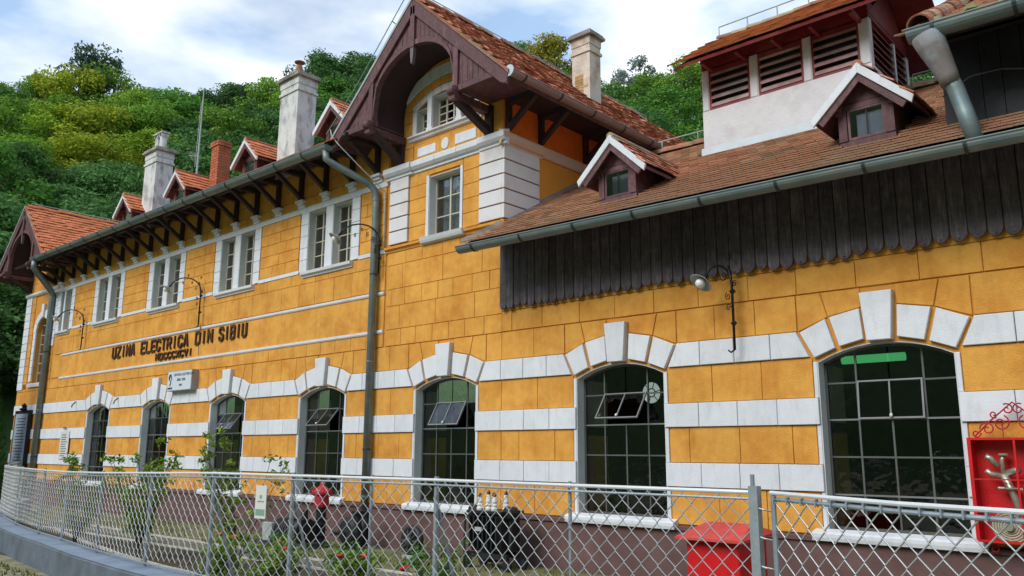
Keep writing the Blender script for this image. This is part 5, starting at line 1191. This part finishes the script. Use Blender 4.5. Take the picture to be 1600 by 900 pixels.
# gate
GP = [(-2.28,4.92),(-1.43,4.50),(-.83,4.30),(.2,3.9)]
gt = thing('chain_link_gate', 'nearest chain-link gate panel with double tubular top rail at the right', 'gate', (-1.2, 4.5, 0))
gz = lambda x: 1.43
o = ob('wire_mesh', chain([( -2.26,4.905)]+GP[1:], lambda x: 1.41, .32, pitch=.068, r=.0046)); o['kind'] = 'stuff'; P_(o, gt)
bp('gate_rail', MB().tube([(-2.295,4.92,1.462),(-1.43,4.5,1.452),(-.83,4.3,1.45),(.2,3.9,1.45)], .013, 8), WRL, gt)
bp('gate_rail', MB().tube([(-2.28,4.92,1.425),(-1.43,4.5,1.415),(-.83,4.3,1.41),(.2,3.9,1.41)], .013, 8), GPO, gt)
bp('gate_stile', MB().tube([(-2.28,4.92,.2),(-2.28,4.92,1.46)], .017, 8), GPO, gt)
for k in range(6): bp('wire_tie', MB().tube([(-2.40,4.88,1.38-k*.17),(-2.33,4.89,1.36-k*.17),(-2.30,4.93,1.35-k*.17),(-2.44,4.93,1.37-k*.17)], .005, 5), GAL, gt)
for k in range(22):
    t = k/22; p = (-2.26+(k*.118)*.90, 4.89-(k*.118)*.42 if k*.118 < .95 else 4.49-(k*.118-.95)*.33)
    if p[0] > -.2: break
    bp('rail_hook', MB().tube([(p[0],p[1]-.02,1.40),(p[0],p[1]-.022,1.44),(p[0],p[1]+.02,1.44),(p[0],p[1]+.02,1.40)], .006, 5), GPO, gt)
# sign on the fence
fs_ = thing('fence_sign', 'small white warning sign wired to the chain-link fence', 'sign', (-7.52, 4.62, 1.20), .1)
part('plate', MB().box(-.085,.085,-.006,.0,-.16,.16), PAP, fs_); part('print_block', MB().box(-.07,.07,-.009,-.0065,-.13,-.07).lathe([(.02,-.009),(.02,-.0065)], (0,0,.05), 10, 'y').box(-.05,.05,-.009,-.0065,.0,.012), mat('sign_green_print', (.2,.33,.27), .6), fs_)
# retaining wall under the fence
RW = [(-26,8.6),(-24.0,7.6),(-21.5,6.65),(-19.4,5.92),(-16.9,5.42),(-14.9,5.12),(-13.55,4.98),(-11.7,4.74),(-9.95,4.60),(-8.45,4.56),(-6,4.72),(-4,4.78),(-2.4,4.8)]
vs = []; fs = []
prof = lambda: None
for p_i, p in enumerate(RW):
    a = RW[max(0, p_i-1)]; b = RW[min(len(RW)-1, p_i+1)]; d = Vector((b[0]-a[0], b[1]-a[1])).normalized(); n_ = Vector((d.y, -d.x))   # towards the camera
    for off, z in ((-.12,0),(-.12,.34),(-.10,.36),(.26,.36),(.28,.34),(.29,0)): vs.append((p[0]+n_.x*off, p[1]+n_.y*off, z))
for i in range(len(RW)-1):
    for k in range(5): fs.append((i*6+k, i*6+k+1, (i+1)*6+k+1, (i+1)*6+k))
rwl = part('retaining_wall', MB().add(vs, fs), CON); tag(rwl, 'low blue-grey painted concrete wall carrying the chain-link fence', 'wall')
vs = []; fs = []
for p_i, p in enumerate(RW):
    a = RW[max(0, p_i-1)]; b = RW[min(len(RW)-1, p_i+1)]; d = Vector((b[0]-a[0], b[1]-a[1])).normalized(); n_ = Vector((d.y, -d.x))
    for off in (-.11, .27): vs.append((p[0]+n_.x*off, p[1]+n_.y*off, .366))
for i in range(len(RW)-1): fs.append((i*2, i*2+1, i*2+3, i*2+2))
part('coping', MB().add(vs, fs), CNT, rwl)

# ------------------------------------------------------------------ plants
def leaves(mb, c, rad, n, size, flat=1., rnd=random):
    for _ in range(n):
        v = Vector((rnd.gauss(0,1), rnd.gauss(0,1), rnd.gauss(0,1))); v.normalize(); v = v*rad*(rnd.random()**.45); v.z *= flat; p = Vector(c)+v
        u = Vector((rnd.gauss(0,1), rnd.gauss(0,1), rnd.gauss(0,.6))).normalized(); w_ = u.cross(Vector((rnd.gauss(0,.5), rnd.gauss(0,.5), 1))).normalized(); s_ = size*rnd.uniform(.6,1.3)
        o = len(mb.v); mb.v += [tuple(p-u*s_), tuple(p-w_*s_*.45), tuple(p+u*s_), tuple(p+w_*s_*.45)]; mb.f.append((o,o+1,o+2,o+3)); mb.m.append(0)
def rawmesh(name, mb, m):
    me = bpy.data.meshes.new(name); me.from_pydata(mb.v, [], mb.f); me.materials.append(m); return me
def bush(loc, label, h, w_, stems, nleaf, leafm, size=.035, flowers=0, name='rose_bush', group=None, seed=1):
    rd = random.Random(seed); root = thing(name, label, 'bush', loc, 0, group)
    sm = MB(); lf = MB(); fl = []
    for s_ in range(stems):
        a = rd.uniform(0, 6.28); rr = w_*rd.uniform(.3, 1)*.5; hh = h*rd.uniform(.6, 1)
        pts = [Vector((rr*math.cos(a)*t**1.3, rr*math.sin(a)*t**1.3*.6, hh*t)) + Vector((rd.uniform(-.03,.03), rd.uniform(-.03,.03), 0))*t for t in [k/6 for k in range(7)]]
        sm.tube(pts, [.012*(1-.12*k) for k in range(7)], 5)
        for k in range(2, 7):
            for _ in range(2):
                q = pts[k] + Vector((rd.uniform(-.16,.16), rd.uniform(-.1,.1), rd.uniform(-.06,.10))); sm.tube([pts[k], q], .004, 4)
                leaves(lf, q, .085, max(3, int(nleaf/stems/10)), size, .8, rd)
        if s_ < flowers: fl.append(pts[-1])
    part('stem', sm, BAR, root); ob('foliage', rawmesh('foliage', lf, leafm), root)
    for p in fl:
        part('flower', MB().lathe([(.008,-.02),(.030,-.005),(.038,.015),(.025,.03),(.012,.022),(.004,.03)], p, 9), PET, root)
    return root
bush((-13.6, 6.2, 0), 'loose leafy bush standing up to the second arched window from the left', 1.95, 2.2, 13, 2600, LFS, .042, 0, 'leafy_shrub', None, 3)
bush((-10.95, 6.4, 0), 'tall thin-stemmed shrub in front of the third arched window from the left', 1.9, 1.9, 9, 1500, LFS, .040, 0, 'leafy_shrub', None, 5)
bush((-15.9, 6.1, 0), 'leafy branch bush reaching over the fence below the leftmost arched window', 1.6, 1.5, 9, 1900, LFS, .042, 0, 'leafy_shrub', None, 8)
for i, (x_, y_, lb) in enumerate(((-9.6,6.2,'low rose bush with red blooms near the fence, leftmost of the bed'),(-9.0,5.7,'rose bush with red blooms just left of the fence sign'),(-8.3,6.4,'rose bush with red blooms between fence sign and hydrant'),(-7.7,5.9,'rose bush in the bed below the pump machine'),(-7.2,6.6,'rose bush with orange-red blooms nearest to the black wheel'),(-10.4,5.8,'rose bush at the left end of the bed with a few red blooms'))):
    bush((x_, y_, 0), lb, .62, .9, 8, 1400, LFS if i % 2 else LFD, .032, 2, 'rose_bush', 'rose bushes behind the fence', 20+i)
# thuja at far left
th_ = thing('conifer_tree', 'dark green clipped conifer cut by the left edge of the picture', 'tree', (-30.95, 8.6, 0))
rd = random.Random(4); lf = MB()
for _ in range(7000):
    z = rd.random()**1.2*4.9; r_ = .85*(1-(z/5.0)**1.8)+.05; a = rd.uniform(0, 6.28); rr = r_*rd.uniform(.75,1.05)
    p = Vector((rr*math.cos(a), rr*math.sin(a), z+.1)); u = Vector((math.cos(a)*.4, math.sin(a)*.4, 1)).normalized(); w_ = Vector((-math.sin(a), math.cos(a), rd.uniform(-.5,.5))).normalized(); s_ = .07*rd.uniform(.6,1.2)
    o = len(lf.v); lf.v += [tuple(p-u*s_), tuple(p-w_*s_*.4), tuple(p+u*s_), tuple(p+w_*s_*.4)]; lf.f.append((o,o+1,o+2,o+3)); lf.m.append(0)
ob('crown', rawmesh('crown', lf, leaf_mat('conifer_leaf', (.035,.10,.022), .4)), th_); part('trunk', MB().tube([(0,0,0),(0,0,4.6)], [.09,.02], 8), BAR, th_)
# grass tufts
gb = MB(); rd = random.Random(9)
for _ in range(5200):
    x_ = rd.uniform(-22, 2); y_ = rd.choice((rd.uniform(8.1, 9.85), rd.uniform(8.1,9.85), rd.uniform(5.1,7.3))); h_ = rd.uniform(.03,.09); a = rd.uniform(0,6.28); dx = math.cos(a)*.012; dy = math.sin(a)*.012
    if noise.noise(Vector((x_*1.3, y_*1.3, 0))) < -.15: continue
    o = len(gb.v); gb.v += [(x_-dx,y_-dy,.0),(x_+dx,y_+dy,.0),(x_+rd.uniform(-.03,.03),y_+rd.uniform(-.03,.03),h_)]; gb.f.append((o,o+1,o+2)); gb.m.append(0)
o = ob('grass', rawmesh('grass', gb, GRB)); tag(o, 'short dry grass growing along the foot of the yellow wall', 'grass', kind='stuff')
gb = MB()
for _ in range(2600):
    x_ = rd.uniform(-18, -9); y_ = 4.3 - (x_+9)*.04 - rd.random()**1.5*2.5; h_ = rd.uniform(.02,.07); a = rd.uniform(0,6.28); dx = math.cos(a)*.012; dy = math.sin(a)*.012
    o = len(gb.v); gb.v += [(x_-dx,y_-dy,.0),(x_+dx,y_+dy,.0),(x_+rd.uniform(-.03,.03),y_+rd.uniform(-.03,.03),h_)]; gb.f.append((o,o+1,o+2)); gb.m.append(0)
o = ob('grass', rawmesh('grass', gb, GRB)); tag(o, 'sparse yellowed grass outside the low blue wall', 'grass', kind='stuff')

# ------------------------------------------------------------------ hillside
def px_az(px):  # azimuth (from +Y towards -X) of a picture column near the skyline
    d = fw*1286.148 + rt*(px-800) + up*(450-100); return math.atan2(-d.x, d.y)
SKY = [(-300,150),(0,130),(120,138),(330,146),(440,136),(560,108),(700,95),(830,98),(930,116),(1100,122),(1440,110),(1900,120)]
tab = []
for px, py in SKY:
    d = fw*1286.148 + rt*(px-800) + up*(450-py); tab.append((math.atan2(-d.x, d.y), d.z/math.hypot(d.x, d.y)))
tab.sort()
def crest(az):
    if az <= tab[0][0]: return tab[0][1]
    if az >= tab[-1][0]: return tab[-1][1]*max(.3, 1-(az-tab[-1][0])*.5)
    for (a, e), (b, f_) in zip(tab, tab[1:]):
        if a <= az <= b: return e + (f_-e)*(az-a)/(b-a)
R0, R1 = 36., 92.
def hz(az, r_):
    t = (r_-R0)/(R1-R0); e = crest(az) ; H = e*R1 - 5.8 + 1.7
    if t <= 0: return 0
    t2 = min(t, 1); z = H*(t2**.92)
    if t > 1: z -= (t-1)*6
    return z + noise.noise(Vector((az*9, r_*.06, 1)))*1.5*min(1, t*3)
vs = []; fs = []; na, nr_ = 72, 22; A0, A1 = -1.4, 1.75
for i in range(na+1):
    az = A0+(A1-A0)*i/na
    for k in range(nr_+1):
        r_ = R0-1+(R1+50-R0)*k/nr_; vs.append((-math.sin(az)*r_, math.cos(az)*r_, hz(az, r_)-.05))
for i in range(na):
    for k in range(nr_): a = i*(nr_+1)+k; fs.append((a, a+1, a+nr_+2, a+nr_+1))
tag(part('hillside', MB().add(vs, fs), HIL), kind='structure')
# opposite slope of the valley behind the viewer
vs = []; fs = []
for i in range(41):
    az = math.pi-1.75+3.5*i/40
    for k in range(9):
        r_ = 26+k*8; vs.append((-math.sin(az)*r_, math.cos(az)*r_, -.1+k*4.6+noise.noise(Vector((az*4, k*.7, 5)))*1.6))
for i in range(40):
    for k in range(8): a = i*9+k; fs.append((a, a+1, a+10, a+9))
tag(part('hillside', MB().add(vs, fs), HIL), kind='structure')
# tree crowns
def crown_mesh(seed, rad, hgt, nl, size, kind=0):
    rd = random.Random(seed); mb = MB()
    nc = 34 if kind == 0 else 16; cl = []
    for _ in range(nc):
        t = rd.random(); z = hgt*(.25+.72*t); rr = rad*(math.sin(math.pi*min(.97, .22+.74*t))**.8)*rd.uniform(.35,.95)
        a = rd.uniform(0, 6.28); cl.append((Vector((rr*math.cos(a), rr*math.sin(a), z)), rad*rd.uniform(.20,.42)))
    for c_, r_ in cl:
        for _ in range(nl//nc):
            v = Vector((rd.gauss(0,1), rd.gauss(0,1), rd.gauss(0,1))).normalized(); 
            v *= r_*(rd.random()**.28); v.z *= .72; p = c_ + v
            nrm = (v.normalized()*.9 + Vector((rd.gauss(0,.55), rd.gauss(0,.55), rd.gauss(0,.55)+.35))).normalized()
            u = nrm.orthogonal().normalized(); u.rotate(Matrix.Rotation(rd.uniform(0,6.28), 3, nrm)); w_ = nrm.cross(u); s_ = size*rd.uniform(.5,1.35)
            o = len(mb.v); mb.v += [tuple(p-u*s_), tuple(p-w_*s_*.5), tuple(p+u*s_), tuple(p+w_*s_*.5)]; mb.f.append((o,o+1,o+2,o+3)); mb.m.append(0)
    return rawmesh('crown', mb, LEAF)
def trunk_mesh(seed, hgt, rad):
    rd = random.Random(seed); mb = MB(); mb.tube([(0,0,-.6),(.1,0,hgt*.4),(0,.1,hgt*.85)], [.28,.18,.04], 7)
    for k in range(5):
        a = rd.uniform(0,6.28); z = hgt*rd.uniform(.25,.6); mb.tube([(0,0,z),(rad*.35*math.cos(a),rad*.35*math.sin(a),z+hgt*.13),(rad*.6*math.cos(a),rad*.6*math.sin(a),z+hgt*.28)], [.09,.06,.02], 5)
    return mb.mesh('trunk', BAR)
CR = [crown_mesh(s, 2.8, 6.0, 8000, .115) for s in (1,2,3,4,5)]
CRB = [crown_mesh(s, 2.7, 6.4, 2400, .16, 1) for s in (6,7)]
TR = [trunk_mesh(s, 6.0, 2.7) for s in (1,2,3)]
GROUPS = {
 'green': ([(.095,.215,.045),(.105,.245,.045),(.080,.185,.050),(.120,.265,.048),(.095,.195,.065)], 'mid green broadleaf tree in the dense wood covering the hillside', 'green broadleaf trees on the wooded hillside'),
 'dark': ([(.095,.21,.062),(.085,.19,.060),(.11,.235,.075)], 'dark green tree low in the wood on the hillside', 'dark green trees low on the hillside'),
 'yellow': ([(.26,.40,.045),(.20,.35,.045),(.34,.41,.045),(.17,.32,.05)], 'yellow-green autumn tree on the upper left hillside', 'yellow-green trees on the left of the hillside'),
 'gold': ([(.60,.46,.03),(.52,.45,.03)], 'golden-leaved tree standing out on the left hillside', 'golden trees on the left of the hillside'),
 'light': ([(.165,.31,.05),(.19,.34,.05)], 'light green tree on the hillside', 'light green trees on the hillside'),
 'crest': ([(.030,.055,.030),(.055,.075,.050),(.10,.13,.09)], 'small dark tree standing against the sky on the hill crest', 'trees along the skyline of the hill')}
def plant(az, r_, grp, sc, rd, hs=1., label=None, var=None, col=None):
    cols, lb, gp = GROUPS[grp]; z = hz(az, r_)
    t = thing('broadleaf_tree', label or lb, 'tree', (-math.sin(az)*r_, math.cos(az)*r_, z-.5), rd.uniform(0,6.28), None if label else gp)
    t.scale = (sc, sc, sc*hs); c = list(col or rd.choice(cols)); k = rd.uniform(.85,1.18)
    o = ob('crown', var or rd.choice(CR if grp != 'crest' else CR+CRB), t); o.color = (c[0]*k, c[1]*k, c[2]*k, 1)
    ob('trunk', rd.choice(TR), t)
rd = random.Random(21); cnt = 0
azs = (px_az(1520), px_az(-170))
for ri, r_ in enumerate([38,41.5,45.5,50,55,60.5,66.5,73,80,87.5]):
    n_ = int((azs[1]-azs[0])*r_/3.5)
    for i in range(n_):
        az = azs[0]+(azs[1]-azs[0])*(i+.5+(.5 if ri % 2 else 0)+rd.uniform(-.3,.3))/n_; rr = r_+rd.uniform(-1.5,1.5)
        d = Vector((-math.sin(az)*rr, math.cos(az)*rr, hz(az, rr)+3-1.7)); dep = d.dot(fw)
        px = 800+1286*d.dot(rt)/dep; py = 450-1286*d.dot(up)/dep
        if px < -150 or px > 1560 or py > 560: continue
        if 560 < px < 1120 and py > 330: continue
        if px > 1120 and py > 190 : continue
        if px > 300 and py > 420: continue
        if py > 250 and 200 < px < 620 and rr < 40: pass
        g_ = 'green'
        if rd.random() < .22: g_ = 'light'
        if py > 300: g_ = 'dark' if rd.random() < .8 else 'green'
        elif py > 235 and rd.random() < .5: g_ = 'dark'
        q = noise.noise(Vector((px*.012, py*.02, 3)))
        if px < 250 and 160 < py < 270 and q > -.35: g_ = 'yellow' if rd.random() < .85 else 'light'
        if (195 < px < 235 and 140 < py < 185): g_ = 'gold'
        if 960 < px < 1110 and 100 < py < 190 and rd.random() < .5: g_ = 'light'
        plant(az, rr, g_, rd.uniform(1.0,1.38)*(1+.005*(rr-38)), rd, rd.uniform(.68,.98)); cnt += 1
for px, sc, kind in [(10,.75,0),(40,.9,1),(75,.7,0),(140,1.5,0),(195,.7,1),(245,.85,1),(285,.9,0),(320,.65,1),(395,.9,0),(425,.7,0),(498,1.2,0),(540,.7,1),(575,1.1,0),(600,.9,1),(940,.6,0),(975,.9,1),(1000,1.1,1),(1050,.85,1),(1075,.8,1),(350,.8,0),(460,.8,1),(1020,.8,1)]:
    az = px_az(px); plant(az, R1+rd.uniform(-2,1), 'crest', sc*1.12, rd, 1.1, col=[(.075,.125,.075),(.25,.30,.27)][kind], var=rd.choice(CRB) if kind else rd.choice(CR))
plant(px_az(862), 80, 'gold', 1.5, rd, 1.25, 'olive and gold rounded tree behind the steep gable ridge, left of the cream chimney', col=(.26,.24,.035)); 
plant(px_az(212), 86, 'gold', 1.0, rd, 1.1, 'bright golden tree top just below the skyline on the left hill', col=(.45,.27,.012))
print('TREES', cnt)
